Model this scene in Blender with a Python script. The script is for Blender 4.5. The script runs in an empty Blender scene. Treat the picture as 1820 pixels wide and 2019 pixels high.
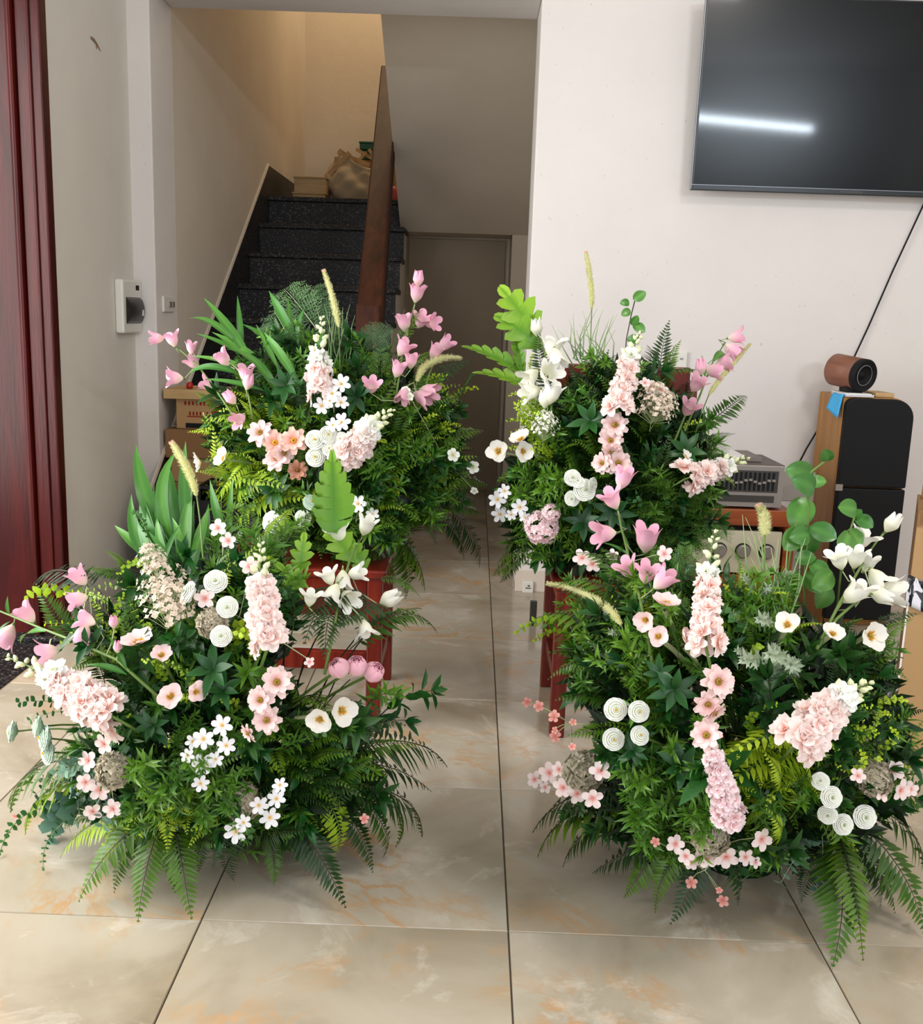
import bpy, bmesh, math, random
import numpy as np
from mathutils import Vector, Matrix, noise

random.seed(7)
SC = bpy.context.scene
COL = SC.collection
PI = math.pi

# ------------------------------------------------------------------ camera
FPX, PITCH, YAW, ROLL, HC = 1983.6, 0.192627, -0.0074084, 0.0338132, 1.174035
CX, CY = 910.0, 1009.5
_F = Vector((math.sin(YAW) * math.cos(PITCH), math.cos(YAW) * math.cos(PITCH), -math.sin(PITCH)))
_R0 = Vector((math.cos(YAW), -math.sin(YAW), 0.0))
_U0 = _R0.cross(_F)
_R = math.cos(ROLL) * _R0 + math.sin(ROLL) * _U0
_U = -math.sin(ROLL) * _R0 + math.cos(ROLL) * _U0
CAMPOS = Vector((0, 0, HC))
cam_d = bpy.data.cameras.new('camera')
cam_d.sensor_fit = 'HORIZONTAL'
cam_d.sensor_width = 36.0
cam_d.lens = FPX * 36.0 / 1820.0
cam_d.clip_start = 0.05
cam = bpy.data.objects.new('camera', cam_d)
COL.objects.link(cam)
cam.matrix_world = Matrix(((_R.x, _U.x, -_F.x, 0), (_R.y, _U.y, -_F.y, 0), (_R.z, _U.z, -_F.z, HC), (0, 0, 0, 1)))
SC.camera = cam

# ------------------------------------------------------------------ light and exposure
SC.view_settings.view_transform = 'Standard'
SC.view_settings.look = 'None'
SC.view_settings.gamma = 1.0
SC.view_settings.use_curve_mapping = False
SC.view_settings.exposure = 0.0
world = bpy.data.worlds.new('world')
SC.world = world
world.use_nodes = True
world.node_tree.nodes['Background'].inputs[0].default_value = (0.80, 0.90, 1.0, 1)
world.node_tree.nodes['Background'].inputs[1].default_value = 1.0


def area_light(name, loc, target, sx, sy, power, color):
    d = bpy.data.lights.new(name, 'AREA')
    d.shape = 'RECTANGLE'
    d.size, d.size_y = sx, sy
    d.energy = power
    d.color = color
    o = bpy.data.objects.new(name, d)
    COL.objects.link(o)
    o.location = loc
    o.rotation_euler = (Vector(target) - Vector(loc)).to_track_quat('-Z', 'Y').to_euler()
    return o


area_light('side_door_daylight', (-2.3, 1.75, 1.30), (0.6, 1.9, 0.5), 2.2, 2.2, 118, (1.0, 0.98, 0.93))
area_light('front_door_daylight', (-0.2, -2.95, 1.35), (0.0, 3.0, 0.9), 2.8, 2.4, 58, (0.98, 0.97, 1.0))
area_light('tube_lamp', (2.62, -2.9, 2.72), (1.0, 4.0, 1.4), 1.6, 0.05, 95, (0.78, 0.90, 1.0))
tb = bpy.data.objects['tube_lamp']
tb.rotation_euler = (tb.rotation_euler.to_matrix() @ Matrix.Rotation(math.radians(-5), 3, 'Z')).to_euler()
area_light('ceiling_lamp', (1.5, 0.9, 3.16), (1.5, 1.3, 0.0), 0.5, 0.5, 38, (1.0, 0.94, 0.88))
area_light('stairwell_lamp', (-0.55, 7.3, 4.5), (-0.9, 7.5, 2.0), 0.7, 0.7, 26, (1.0, 0.74, 0.46))


# ------------------------------------------------------------------ pixel to point helpers
def ray(x, y):
    return _F + _R * ((x - CX) / FPX) - _U * ((y - CY) / FPX)


def at(x, y, Y):
    d = ray(x, y)
    return CAMPOS + d * (Y / d.y)


def on_x(x, y, X):
    d = ray(x, y)
    return CAMPOS + d * (X / d.x)


def ground(x, y, z=0.0):
    d = ray(x, y)
    return CAMPOS + d * ((z - HC) / d.z)


def lin(c):
    return c / 12.92 if c <= 0.04045 else ((c + 0.055) / 1.055) ** 2.4


def hx(s, a=1.0):
    s = s.lstrip('#')
    return tuple(lin(int(s[i:i + 2], 16) / 255.0) for i in (0, 2, 4)) + (a,)


# ------------------------------------------------------------------ materials
def new_mat(name):
    m = bpy.data.materials.new(name)
    m.use_nodes = True
    nt = m.node_tree
    return m, nt, nt.nodes['Principled BSDF']


def plain(name, col, rough=0.5, spec=0.5, metal=0.0):
    m, nt, b = new_mat(name)
    b.inputs['Base Color'].default_value = hx(col)
    b.inputs['Roughness'].default_value = rough
    b.inputs['Specular IOR Level'].default_value = spec
    b.inputs['Metallic'].default_value = metal
    return m


def ramp(nt, stops, interp='LINEAR'):
    r = nt.nodes.new('ShaderNodeValToRGB')
    r.color_ramp.interpolation = interp
    e = r.color_ramp.elements
    while len(e) < len(stops):
        e.new(0.5)
    for el, (p, c) in zip(e, stops):
        el.position = p
        el.color = c if len(c) == 4 else c + (1,)
    return r


def noise_node(nt, vec, scale, detail=4, rough=0.55, dist=0.0):
    n = nt.nodes.new('ShaderNodeTexNoise')
    n.inputs['Scale'].default_value = scale
    n.inputs['Detail'].default_value = detail
    n.inputs['Roughness'].default_value = rough
    n.inputs['Distortion'].default_value = dist
    if vec is not None:
        nt.links.new(vec, n.inputs['Vector'])
    return n


def obj_coords(nt, scale=(1, 1, 1), rnd=False):
    tc = nt.nodes.new('ShaderNodeTexCoord')
    mp = nt.nodes.new('ShaderNodeMapping')
    mp.inputs['Scale'].default_value = scale
    nt.links.new(tc.outputs['Object'], mp.inputs['Vector'])
    if rnd:
        oi = nt.nodes.new('ShaderNodeObjectInfo')
        mu = nt.nodes.new('ShaderNodeVectorMath')
        mu.operation = 'SCALE'
        mu.inputs[0].default_value = (37.0, 61.0, 23.0)
        nt.links.new(oi.outputs['Random'], mu.inputs['Scale'])
        nt.links.new(mu.outputs[0], mp.inputs['Location'])
    return mp.outputs[0]


def mixc(nt, fac, a, b, mode='MIX'):
    mx = nt.nodes.new('ShaderNodeMix')
    mx.data_type = 'RGBA'
    mx.blend_type = mode
    for sock, v in ((mx.inputs[0], fac), (mx.inputs[6], a), (mx.inputs[7], b)):
        if isinstance(v, (int, float)):
            sock.default_value = v
        elif isinstance(v, tuple):
            sock.default_value = v
        else:
            nt.links.new(v, sock)
    return mx.outputs[2]


def bump(nt, b, h, strength=0.1, dist=0.01):
    bp = nt.nodes.new('ShaderNodeBump')
    bp.inputs['Strength'].default_value = strength
    bp.inputs['Distance'].default_value = dist
    nt.links.new(h, bp.inputs['Height'])
    nt.links.new(bp.outputs[0], b.inputs['Normal'])


def plaster(name, c1, c2, rough=0.75):
    m, nt, b = new_mat(name)
    v = obj_coords(nt)
    n = noise_node(nt, v, 1.7, 5, 0.6)
    r = ramp(nt, [(0.32, hx(c1)), (0.68, hx(c2))])
    nt.links.new(n.outputs[0], r.inputs[0])
    n2 = noise_node(nt, v, 55, 3, 0.6)
    r2 = ramp(nt, [(0.24, hx('#b9b0a6')), (0.30, hx('#ffffff'))])
    nt.links.new(n2.outputs[0], r2.inputs[0])
    nt.links.new(mixc(nt, 0.5, r.outputs[0], r2.outputs[0], 'MULTIPLY'), b.inputs['Base Color'])
    b.inputs['Roughness'].default_value = rough
    b.inputs['Specular IOR Level'].default_value = 0.3
    n3 = noise_node(nt, v, 9, 4, 0.6)
    bump(nt, b, n3.outputs[0], 0.12, 0.02)
    return m


def wood(name, c1, c2, c3, rough=0.35, scale=(14, 14, 1.2), spec=0.5):
    m, nt, b = new_mat(name)
    v = obj_coords(nt, scale)
    n = noise_node(nt, v, 2.2, 6, 0.6, 0.6)
    r = ramp(nt, [(0.3, hx(c1)), (0.52, hx(c2)), (0.72, hx(c3))])
    nt.links.new(n.outputs[0], r.inputs[0])
    nt.links.new(r.outputs[0], b.inputs['Base Color'])
    b.inputs['Roughness'].default_value = rough
    b.inputs['Specular IOR Level'].default_value = spec
    n2 = noise_node(nt, v, 14, 3, 0.6)
    bump(nt, b, n2.outputs[0], 0.12, 0.004)
    return m


def marble_tile():
    m, nt, b = new_mat('polished_marble_tile')
    v = obj_coords(nt, (1, 1, 1), rnd=True)
    n1 = noise_node(nt, v, 2.3, 6, 0.55, 0.7)
    base = ramp(nt, [(0.26, hx('#92846e')), (0.42, hx('#ada18d')), (0.56, hx('#b7ac9a')), (0.7, hx('#c9c1b2')), (0.8, hx('#a9a296'))])
    nt.links.new(n1.outputs[0], base.inputs[0])
    n2 = noise_node(nt, v, 2.0, 9, 0.62, 1.3)
    vein = ramp(nt, [(0.452, (0, 0, 0, 1)), (0.492, (1, 1, 1, 1)), (0.502, (0.5, 0.5, 0.5, 1)), (0.55, (0, 0, 0, 1))])
    nt.links.new(n2.outputs[0], vein.inputs[0])
    n4 = noise_node(nt, v, 3.1, 2, 0.5)
    gate = ramp(nt, [(0.45, (0, 0, 0, 1)), (0.68, (1, 1, 1, 1))])
    nt.links.new(n4.outputs[0], gate.inputs[0])
    mk = nt.nodes.new('ShaderNodeMath')
    mk.operation = 'MULTIPLY'
    nt.links.new(vein.outputs[0], mk.inputs[0])
    nt.links.new(gate.outputs[0], mk.inputs[1])
    c = mixc(nt, mk.outputs[0], base.outputs[0], hx('#bd9468'))
    n3 = noise_node(nt, v, 4.2, 7, 0.7, 0.6)
    wr = ramp(nt, [(0.56, (0, 0, 0, 1)), (0.74, (0.6, 0.6, 0.6, 1))])
    nt.links.new(n3.outputs[0], wr.inputs[0])
    c = mixc(nt, wr.outputs[0], c, hx('#e4ded2'))
    nt.links.new(c, b.inputs['Base Color'])
    b.inputs['Roughness'].default_value = 0.13
    b.inputs['Specular IOR Level'].default_value = 0.55
    return m


def granite():
    m, nt, b = new_mat('black_granite')
    v = obj_coords(nt)
    n = noise_node(nt, v, 95, 3, 0.7)
    r = ramp(nt, [(0.42, hx('#0d0c0d')), (0.56, hx('#1f1d1e')), (0.66, hx('#6a655f'))])
    nt.links.new(n.outputs[0], r.inputs[0])
    nt.links.new(r.outputs[0], b.inputs['Base Color'])
    b.inputs['Roughness'].default_value = 0.42
    b.inputs['Specular IOR Level'].default_value = 0.25
    return m


def leaf_mat(name, c0, c1, rough=0.42, trans=0.18, var=0.25, spec=0.4, knee=1.0):
    """colour runs from the base of a leaf (t=0) to its tip (t=1), with a small shift from piece to piece"""
    m, nt, b = new_mat(name)
    a = nt.nodes.new('ShaderNodeAttribute')
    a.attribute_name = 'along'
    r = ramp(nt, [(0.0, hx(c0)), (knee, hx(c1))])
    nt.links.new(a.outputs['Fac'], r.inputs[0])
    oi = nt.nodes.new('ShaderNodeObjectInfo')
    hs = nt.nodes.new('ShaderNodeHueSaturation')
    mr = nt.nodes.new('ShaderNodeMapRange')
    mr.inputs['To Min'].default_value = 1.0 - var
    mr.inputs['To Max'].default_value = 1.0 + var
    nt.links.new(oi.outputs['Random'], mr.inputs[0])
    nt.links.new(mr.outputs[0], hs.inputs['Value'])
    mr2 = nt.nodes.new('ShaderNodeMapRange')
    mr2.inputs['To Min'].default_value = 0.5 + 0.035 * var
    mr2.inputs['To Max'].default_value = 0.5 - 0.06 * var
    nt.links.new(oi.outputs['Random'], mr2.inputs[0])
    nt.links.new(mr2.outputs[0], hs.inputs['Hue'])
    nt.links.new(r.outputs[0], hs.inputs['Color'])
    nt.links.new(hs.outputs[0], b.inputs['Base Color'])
    b.inputs['Roughness'].default_value = rough
    b.inputs['Specular IOR Level'].default_value = spec
    if trans > 0:
        tr = nt.nodes.new('ShaderNodeBsdfTranslucent')
        nt.links.new(hs.outputs[0], tr.inputs['Color'])
        mx = nt.nodes.new('ShaderNodeMixShader')
        mx.inputs[0].default_value = trans
        nt.links.new(b.outputs[0], mx.inputs[1])
        nt.links.new(tr.outputs[0], mx.inputs[2])
        nt.links.new(mx.outputs[0], nt.nodes['Material Output'].inputs['Surface'])
    return m


M = {}
M['wall'] = plaster('warm_white_plaster', '#d9d3cf', '#e0dad6')
M['wall_side'] = plaster('side_wall_plaster', '#d2cdc3', '#dad5cb')
M['stair_wall'] = plaster('stairwell_plaster', '#cdc3b4', '#d6ccbe')
M['soffit'] = plaster('soffit_plaster', '#d3c7b5', '#dccfbd')
M['ceiling'] = plain('white_ceiling', '#e4e2de', 0.8)
M['tile'] = marble_tile()
M['grout'] = plain('brown_grout', '#4a4036', 0.8)
M['granite'] = granite()
M['jamb'] = wood('red_brown_door_wood', '#2c0705', '#420b08', '#50110c', 0.3, (9, 9, 0.8), 0.25)
M['front'] = wood('front_door_wood', '#3a1d12', '#4d281a', '#5e3322', 0.4, (8, 8, 1))
M['chair'] = wood('chair_red_wood', '#4a1008', '#6a1c10', '#7e2a18', 0.3, (12, 12, 1.5))
M['rail'] = wood('stair_rail_wood', '#2e150c', '#43200f', '#522916', 0.6, (12, 3, 3), 0.2)
M['rail_shade'] = wood('shaded_rail_wood', '#180806', '#240d08', '#2d120b', 0.6, (12, 3, 3), 0.2)  # rail wood darkened to stand for the side out of the light
M['oak'] = wood('speaker_oak_veneer', '#8a5a26', '#a3702f', '#b5803c', 0.45, (16, 16, 0.9))
M['rack'] = wood('rack_orange_wood', '#7a3516', '#94481f', '#a35427', 0.35, (1.2, 10, 10))
M['pine'] = wood('pine_boards', '#a8885a', '#bf9e6c', '#cdb07f', 0.6, (1.2, 10, 10))
M['walnut'] = wood('small_speaker_walnut', '#6f432d', '#865540', '#93604a', 0.5, (8, 1.2, 8))
M['black'] = plain('matt_black', '#0e0e10', 0.7, 0.3)
M['black_gloss'] = plain('satin_black', '#0d0e11', 0.3, 0.5)
M['screen'] = plain('tv_screen_glass', '#040506', 0.24, 0.22)
M['screen'].node_tree.nodes['Principled BSDF'].inputs['Coat Weight'].default_value = 0.16
M['screen'].node_tree.nodes['Principled BSDF'].inputs['Coat Roughness'].default_value = 0.06
M['rim'] = plain('tv_silver_rim', '#8d9096', 0.35, 0.5, 0.6)
M['white_plastic'] = plain('white_plastic', '#dfddd4', 0.35)
M['smoke'] = plain('smoked_cover', '#1d1917', 0.3, 0.3)
M['grey_metal'] = plain('brushed_grey_metal', '#9b948d', 0.4, 0.5, 0.4)
M['dark_metal'] = plain('dark_metal', '#3a3733', 0.45)
M['cream'] = plain('cream_panel', '#cfc7ae', 0.5)
M['cardboard'] = plain('cardboard', '#b08d63', 0.8, 0.2)
M['cardboard_dark'] = plain('brown_cardboard', '#8d6a48', 0.8, 0.2)
M['red_ink'] = plain('red_ink', '#8c1f1c', 0.7, 0.2)
M['black_ink'] = plain('black_ink', '#17171a', 0.7, 0.2)
M['paper'] = plain('white_paper', '#e7e5e6', 0.7, 0.2)
M['blue_paper'] = plain('blue_cloth', '#4fb4ee', 0.7, 0.2)
M['sack'] = plain('woven_sack', '#b5a78d', 0.8, 0.2)
M['green_box'] = plain('green_plastic', '#0d5a37', 0.4)
M['pink_plastic'] = plain('pink_plastic', '#c44a55', 0.5)
M['red_plastic'] = plain('red_plastic', '#b3231c', 0.45)
M['tape'] = plain('white_tape', '#e6e0da', 0.5)
M['foam'] = plain('green_foam_base', '#123018', 0.9, 0.1)

# plants
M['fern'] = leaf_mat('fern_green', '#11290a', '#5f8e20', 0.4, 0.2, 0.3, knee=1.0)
M['fern_dark'] = leaf_mat('dark_fern_green', '#10220e', '#29501a', 0.45, 0.12, 0.25)
M['fern_lime'] = leaf_mat('lime_fern', '#5f9414', '#c2da3a', 0.45, 0.25, 0.2, knee=1.0)
M['sprig'] = leaf_mat('sprig_green', '#153f0d', '#5f9628', 0.35, 0.2, 0.35, 0.5, knee=1.0)
M['sprig_dark'] = leaf_mat('dark_sprig_green', '#0c2610', '#285c20', 0.38, 0.15, 0.3)
M['lance'] = leaf_mat('lance_leaf_green', '#1f5a20', '#5d9a40', 0.36, 0.2, 0.25, knee=1.0)
M['lacy'] = leaf_mat('grey_green_lace', '#26482c', '#6a8f5c', 0.5, 0.15, 0.25)
M['lacy_green'] = leaf_mat('feathery_green', '#285f1c', '#76a846', 0.45, 0.2, 0.25)
M['inner'] = leaf_mat('shaded_inner_leaf', '#0a1a08', '#1a3a14', 0.5, 0.1, 0.2)  # shade in the gaps between leaves put into a near-black green
M['broad'] = leaf_mat('broad_dark_leaf', '#0f3a14', '#1f5a22', 0.38, 0.1, 0.25, 0.4)
M['euca'] = leaf_mat('eucalyptus_leaf', '#2a5a2c', '#54884a', 0.45, 0.15, 0.25)
M['lime'] = leaf_mat('lime_small_leaf', '#7aa418', '#c0dc3c', 0.4, 0.25, 0.2)
M['oakleaf'] = leaf_mat('lobed_leaf_green', '#4a861c', '#93bf3c', 0.38, 0.25, 0.2, knee=1.0)
M['pothos'] = leaf_mat('pothos_green', '#2a5f22', '#5f9a44', 0.3, 0.18, 0.25, 0.5, knee=1.0)
M['sage'] = leaf_mat('sage_leaf', '#4a6c5c', '#6f9684', 0.5, 0.12, 0.25)
M['dusty'] = leaf_mat('dusty_pale_leaf', '#7f9b7e', '#c3d0b6', 0.6, 0.15, 0.2)
M['grass'] = leaf_mat('grass_blade', '#5d8a4a', '#a8bd86', 0.5, 0.1, 0.1)
M['stem'] = plain('green_stem', '#5f7a34', 0.5)
M['stem_dark'] = plain('dark_stem', '#2a2a16', 0.5)
M['stem_pale'] = plain('pale_stem', '#a7b184', 0.5)
M['twig'] = plain('brown_twig', '#5a3a24', 0.6)
M['foxtail'] = leaf_mat('foxtail_fluff', '#cfd08c', '#e6e2b4', 0.8, 0.3, 0.05, 0.1)
M['foxtail_tip'] = leaf_mat('foxtail_pink_tip', '#eec2ae', '#f2cdbd', 0.8, 0.3, 0.05, 0.1)
M['bell_pink'] = leaf_mat('pink_bell_petal', '#f4ead2', '#f2b6cd', 0.6, 0.22, 0.08, 0.2, knee=0.75)
M['bell_dusk'] = leaf_mat('dusky_pink_petal', '#e6d3c6', '#dba6b6', 0.6, 0.2, 0.08, 0.2, knee=0.75)
M['bell_white'] = leaf_mat('white_bell_petal', '#ecebc8', '#f7f5ee', 0.6, 0.22, 0.04, 0.2)
M['white_petal'] = leaf_mat('white_petal', '#c3cc96', '#fbfbf6', 0.55, 0.2, 0.04, 0.2, knee=0.6)
M['mint_petal'] = leaf_mat('mint_white_petal', '#b5d6b4', '#f1faf1', 0.55, 0.25, 0.04, 0.2)
M['phlox_white'] = leaf_mat('white_phlox_petal', '#e9c98c', '#f5f3f6', 0.55, 0.15, 0.04, 0.2, knee=0.3)
M['phlox_pink'] = leaf_mat('pink_phlox_petal', '#e98f82', '#f8e4e1', 0.55, 0.18, 0.06, 0.2, knee=0.4)
M['coral'] = leaf_mat('coral_petal', '#dd7a6c', '#f0b2a6', 0.55, 0.2, 0.08, 0.2, knee=0.7)
M['peach_petal'] = leaf_mat('blush_petal', '#f0a894', '#fbebe6', 0.6, 0.25, 0.06, 0.2, knee=0.7)
M['cosmos'] = leaf_mat('cosmos_pink_petal', '#e6a098', '#f7dad7', 0.55, 0.2, 0.05, 0.2, knee=0.5)
M['cosmos_peach'] = leaf_mat('cosmos_peach_petal', '#dd9a80', '#f2c4b6', 0.55, 0.2, 0.05, 0.2, knee=0.6)
M['cosmos_brown'] = leaf_mat('cosmos_tan_petal', '#a0654c', '#c9947c', 0.6, 0.15, 0.05, 0.2)
M['poppy_white'] = leaf_mat('white_poppy_petal', '#f2dc8a', '#f7f3ec', 0.6, 0.25, 0.03, 0.2, knee=0.35)
M['poppy_pink'] = leaf_mat('pink_poppy_petal', '#f2d596', '#f7dcdc', 0.6, 0.25, 0.05, 0.2, knee=0.35)
M['peony'] = leaf_mat('pink_peony_petal', '#f6e6da', '#f3bccb', 0.55, 0.2, 0.06, 0.2, knee=0.6)
M['pompon'] = leaf_mat('pink_pompon_petal', '#f0b4b8', '#fbe8eb', 0.6, 0.2, 0.05, 0.2, knee=0.8)
M['beige_petal'] = leaf_mat('dried_beige_petal', '#a1967a', '#cfc6b0', 0.7, 0.2, 0.1, 0.1)
M['breath'] = leaf_mat('pale_filler_blossom', '#d8bfa6', '#eee4d6', 0.7, 0.2, 0.06, 0.1)
M['breath_white'] = leaf_mat('white_filler_blossom', '#dfe3c8', '#f3f2ea', 0.7, 0.2, 0.06, 0.1)
M['yolk'] = plain('yellow_stamens', '#e0a528', 0.7, 0.2)
M['disc'] = plain('olive_flower_disc', '#9a8430', 0.8, 0.2)
M['disc_dark'] = plain('brown_flower_disc', '#7a5420', 0.8, 0.2)
M['bud'] = plain('cream_green_bud', '#dfe3b8', 0.6, 0.2)


# ------------------------------------------------------------------ mesh builder
class MB:
    def __init__(s):
        s.v, s.f, s.m, s.t, s.mats = [], [], [], [], []

    def mi(s, mat):
        if mat not in s.mats:
            s.mats.append(mat)
        return s.mats.index(mat)

    def add(s, vs, fs, mat, ts=None):
        k = len(s.v)
        i = s.mi(mat)
        s.v += [tuple(p) for p in vs]
        s.t += list(ts) if ts is not None else [0.5] * len(vs)
        s.f += [tuple(a + k for a in q) for q in fs]
        s.m += [i] * len(fs)

    def box(s, x0, x1, y0, y1, z0, z1, mat):
        vs = [(x, y, z) for z in (z0, z1) for y in (y0, y1) for x in (x0, x1)]
        s.add(vs, [(0, 2, 3, 1), (4, 5, 7, 6), (0, 1, 5, 4), (2, 6, 7, 3), (0, 4, 6, 2), (1, 3, 7, 5)], mat)

    def hexa(s, vs, mat):
        """8 corners: bottom ring 0-3, top ring 4-7"""
        s.add(vs, [(3, 2, 1, 0), (4, 5, 6, 7), (0, 1, 5, 4), (1, 2, 6, 5), (2, 3, 7, 6), (3, 0, 4, 7)], mat)

    def tube(s, pts, rad, mat, n=6, cap=True, ts=None):
        pts = [Vector(p) for p in pts]
        if not isinstance(rad, (list, tuple)):
            rad = [rad] * len(pts)
        vs, fs, tt = [], [], []
        ref = Vector((0.13, 0.31, 0.94))
        for i, p in enumerate(pts):
            d = (pts[min(i + 1, len(pts) - 1)] - pts[max(i - 1, 0)]).normalized()
            if abs(d.dot(ref)) > 0.95:
                ref = Vector((0.9, 0.2, 0.1))
            a = d.cross(ref).normalized()
            b = d.cross(a)
            for k in range(n):
                w = 2 * PI * k / n
                vs.append(p + (a * math.cos(w) + b * math.sin(w)) * rad[i])
                tt.append(i / max(1, len(pts) - 1))
        for i in range(len(pts) - 1):
            for k in range(n):
                k2 = (k + 1) % n
                fs.append((i * n + k, i * n + k2, (i + 1) * n + k2, (i + 1) * n + k))
        if cap:
            fs.append(tuple(range(n - 1, -1, -1)))
            fs.append(tuple((len(pts) - 1) * n + k for k in range(n)))
        s.add(vs, fs, mat, tt)

    def lathe(s, prof, mat, n=24, origin=(0, 0, 0), axis='Z', ts=None, cap=True):
        vs, fs, tt = [], [], []
        for i, (r, h) in enumerate(prof):
            for k in range(n):
                w = 2 * PI * k / n
                c, sn = r * math.cos(w), r * math.sin(w)
                p = (c, sn, h) if axis == 'Z' else ((c, h, sn) if axis == 'Y' else (h, c, sn))
                vs.append((p[0] + origin[0], p[1] + origin[1], p[2] + origin[2]))
                tt.append(i / max(1, len(prof) - 1))
        for i in range(len(prof) - 1):
            for k in range(n):
                k2 = (k + 1) % n
                fs.append((i * n + k, i * n + k2, (i + 1) * n + k2, (i + 1) * n + k))
        if cap:
            fs.append(tuple(range(n - 1, -1, -1)))
            fs.append(tuple((len(prof) - 1) * n + k for k in range(n)))
        s.add(vs, fs, mat, tt)

    def mesh(s, name, smooth=True):
        me = bpy.data.meshes.new(name)
        me.from_pydata(s.v, [], s.f)
        for m in s.mats:
            me.materials.append(m)
        me.polygons.foreach_set('material_index', s.m)
        if smooth:
            me.polygons.foreach_set('use_smooth', [True] * len(s.f))
        a = me.attributes.new('along', 'FLOAT', 'POINT')
        a.data.foreach_set('value', s.t)
        me.update()
        return me


WM = {}          # world matrix of every placed object


def link(name, data, Mw, parent=None):
    o = bpy.data.objects.new(name, data)
    COL.objects.link(o)
    if parent is not None:
        o.parent = parent
        o.matrix_local = WM[parent.name].inverted() @ Mw
    else:
        o.matrix_world = Mw
    WM[o.name] = Mw
    return o


def tag(o, label=None, cat=None, group=None, kind=None):
    if label:
        o['label'] = label
    if cat:
        o['category'] = cat
    if group:
        o['group'] = group
    if kind:
        o['kind'] = kind
    return o


def T(x, y=None, z=None):
    return Matrix.Translation(Vector((x, y, z)) if y is not None else Vector(x))


def obj(name, mb, parent=None, smooth=False, bevel=0.0, loc=None):
    """mesh given in world coordinates (or in coordinates about loc)"""
    if loc is None:
        if parent is not None:
            Mw = Matrix(WM[parent.name])
            Mi = Mw.inverted()
            mb.v = [tuple(Mi @ Vector(p)) for p in mb.v]
        else:
            c = Vector((0, 0, 0))
            n = len(mb.v)
            xs = [p[0] for p in mb.v]; ys = [p[1] for p in mb.v]; zs = [p[2] for p in mb.v]
            c = Vector(((min(xs) + max(xs)) / 2, (min(ys) + max(ys)) / 2, min(zs)))
            mb.v = [(p[0] - c.x, p[1] - c.y, p[2] - c.z) for p in mb.v]
            Mw = T(c)
    else:
        Mw = loc if isinstance(loc, Matrix) else T(loc)
    o = link(name, mb.mesh(name, smooth), Mw, parent)
    if bevel:
        b = o.modifiers.new('bevel', 'BEVEL')
        b.width = bevel
        b.segments = 2
        b.limit_method = 'ANGLE'
    return o


def thing(name, loc, label, cat, group=None, rot=None):
    Mw = T(loc)
    if rot is not None:
        Mw = Mw @ rot
    o = link(name, None, Mw)
    o.empty_display_size = 0.05
    return tag(o, label, cat, group)


def struct(name, mb, smooth=False, bevel=0.0, parent=None):
    o = obj(name, mb, parent, smooth, bevel)
    if parent is None:
        o['kind'] = 'structure'
    return o


# ================================================================== THE ROOM
XL = -1.425          # left wall
YW = 4.267           # wall with the television
YB = 4.567           # back of that wall (inside the stair opening)
XP = -1.334          # left side of the opening and stairwell wall
XR = 0.217           # right side of the opening
ZH = 2.41            # underside of the header over the opening
YF = 7.97            # far wall of the stairwell
CEIL = 3.25

# floor: grout bed with tile parts
mb = MB()
mb.box(-3.2, 4.4, -3.4, 8.2, -0.05, -0.003, M['grout'])
floor = struct('floor', mb)
TS, X0, Y0 = 0.6, 0.10575, 1.76927
tm = MB()
h = TS / 2 - 0.0012
e = 0.0012
tm.add([(-h, -h, -0.003), (h, -h, -0.003), (h, h, -0.003), (-h, h, -0.003),
        (-h + e, -h + e, 0), (h - e, -h + e, 0), (h - e, h - e, 0), (-h + e, h - e, 0)],
       [(4, 5, 6, 7), (0, 1, 5, 4), (1, 2, 6, 5), (2, 3, 7, 6), (3, 0, 4, 7)], M['tile'])
tile_me = tm.mesh('tile', False)
for j in range(-8, 11):
    for i in range(-3, 7):
        cx, cyy = X0 + (i + 0.5) * TS, Y0 + (j - 0.5) * TS
        if cx - h < XL - 0.02 and cyy < 3.4 and cx < -1.8:
            continue
        link('tile', tile_me, T(cx, cyy, 0), floor)

# door threshold (black granite) in the left doorway
mb = MB()
mb.box(-2.6, XL + 0.004, -0.6, 3.375, -0.02, 0.004, M['granite'])
struct('trim_threshold', mb)

# left wall with the doorway in it
mb = MB()
mb.box(XL - 0.25, XL, 3.445, YW, 0, CEIL, M['wall_side'])
mb.box(XL - 0.25, XL, -3.0, 3.445, 2.75, CEIL, M['wall_side'])
mb.box(XL - 0.25, XL, -3.0, -0.6, 0, 2.75, M['wall_side'])
wl = struct('wall_left', mb)
# scuff on the left wall
sp = on_x(180, 76, XL)
mb = MB()
pts = [on_x(x, y, XL) for x, y in ((178, 73), (184, 79), (190, 87), (198, 101))]
mb.tube([p + Vector((0.0015, 0, 0)) for p in pts], [0.0035, 0.006, 0.004, 0.001], plain('scuff_brown', '#8d7263', 0.8), 5)
pts2 = [on_x(x, y, XL) for x, y in ((189, 86), (190, 97))]
mb.tube([p + Vector((0.0015, 0, 0)) for p in pts2], [0.003, 0.001], M['cardboard_dark'], 5)
obj('wall_mark', mb, wl)

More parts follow.
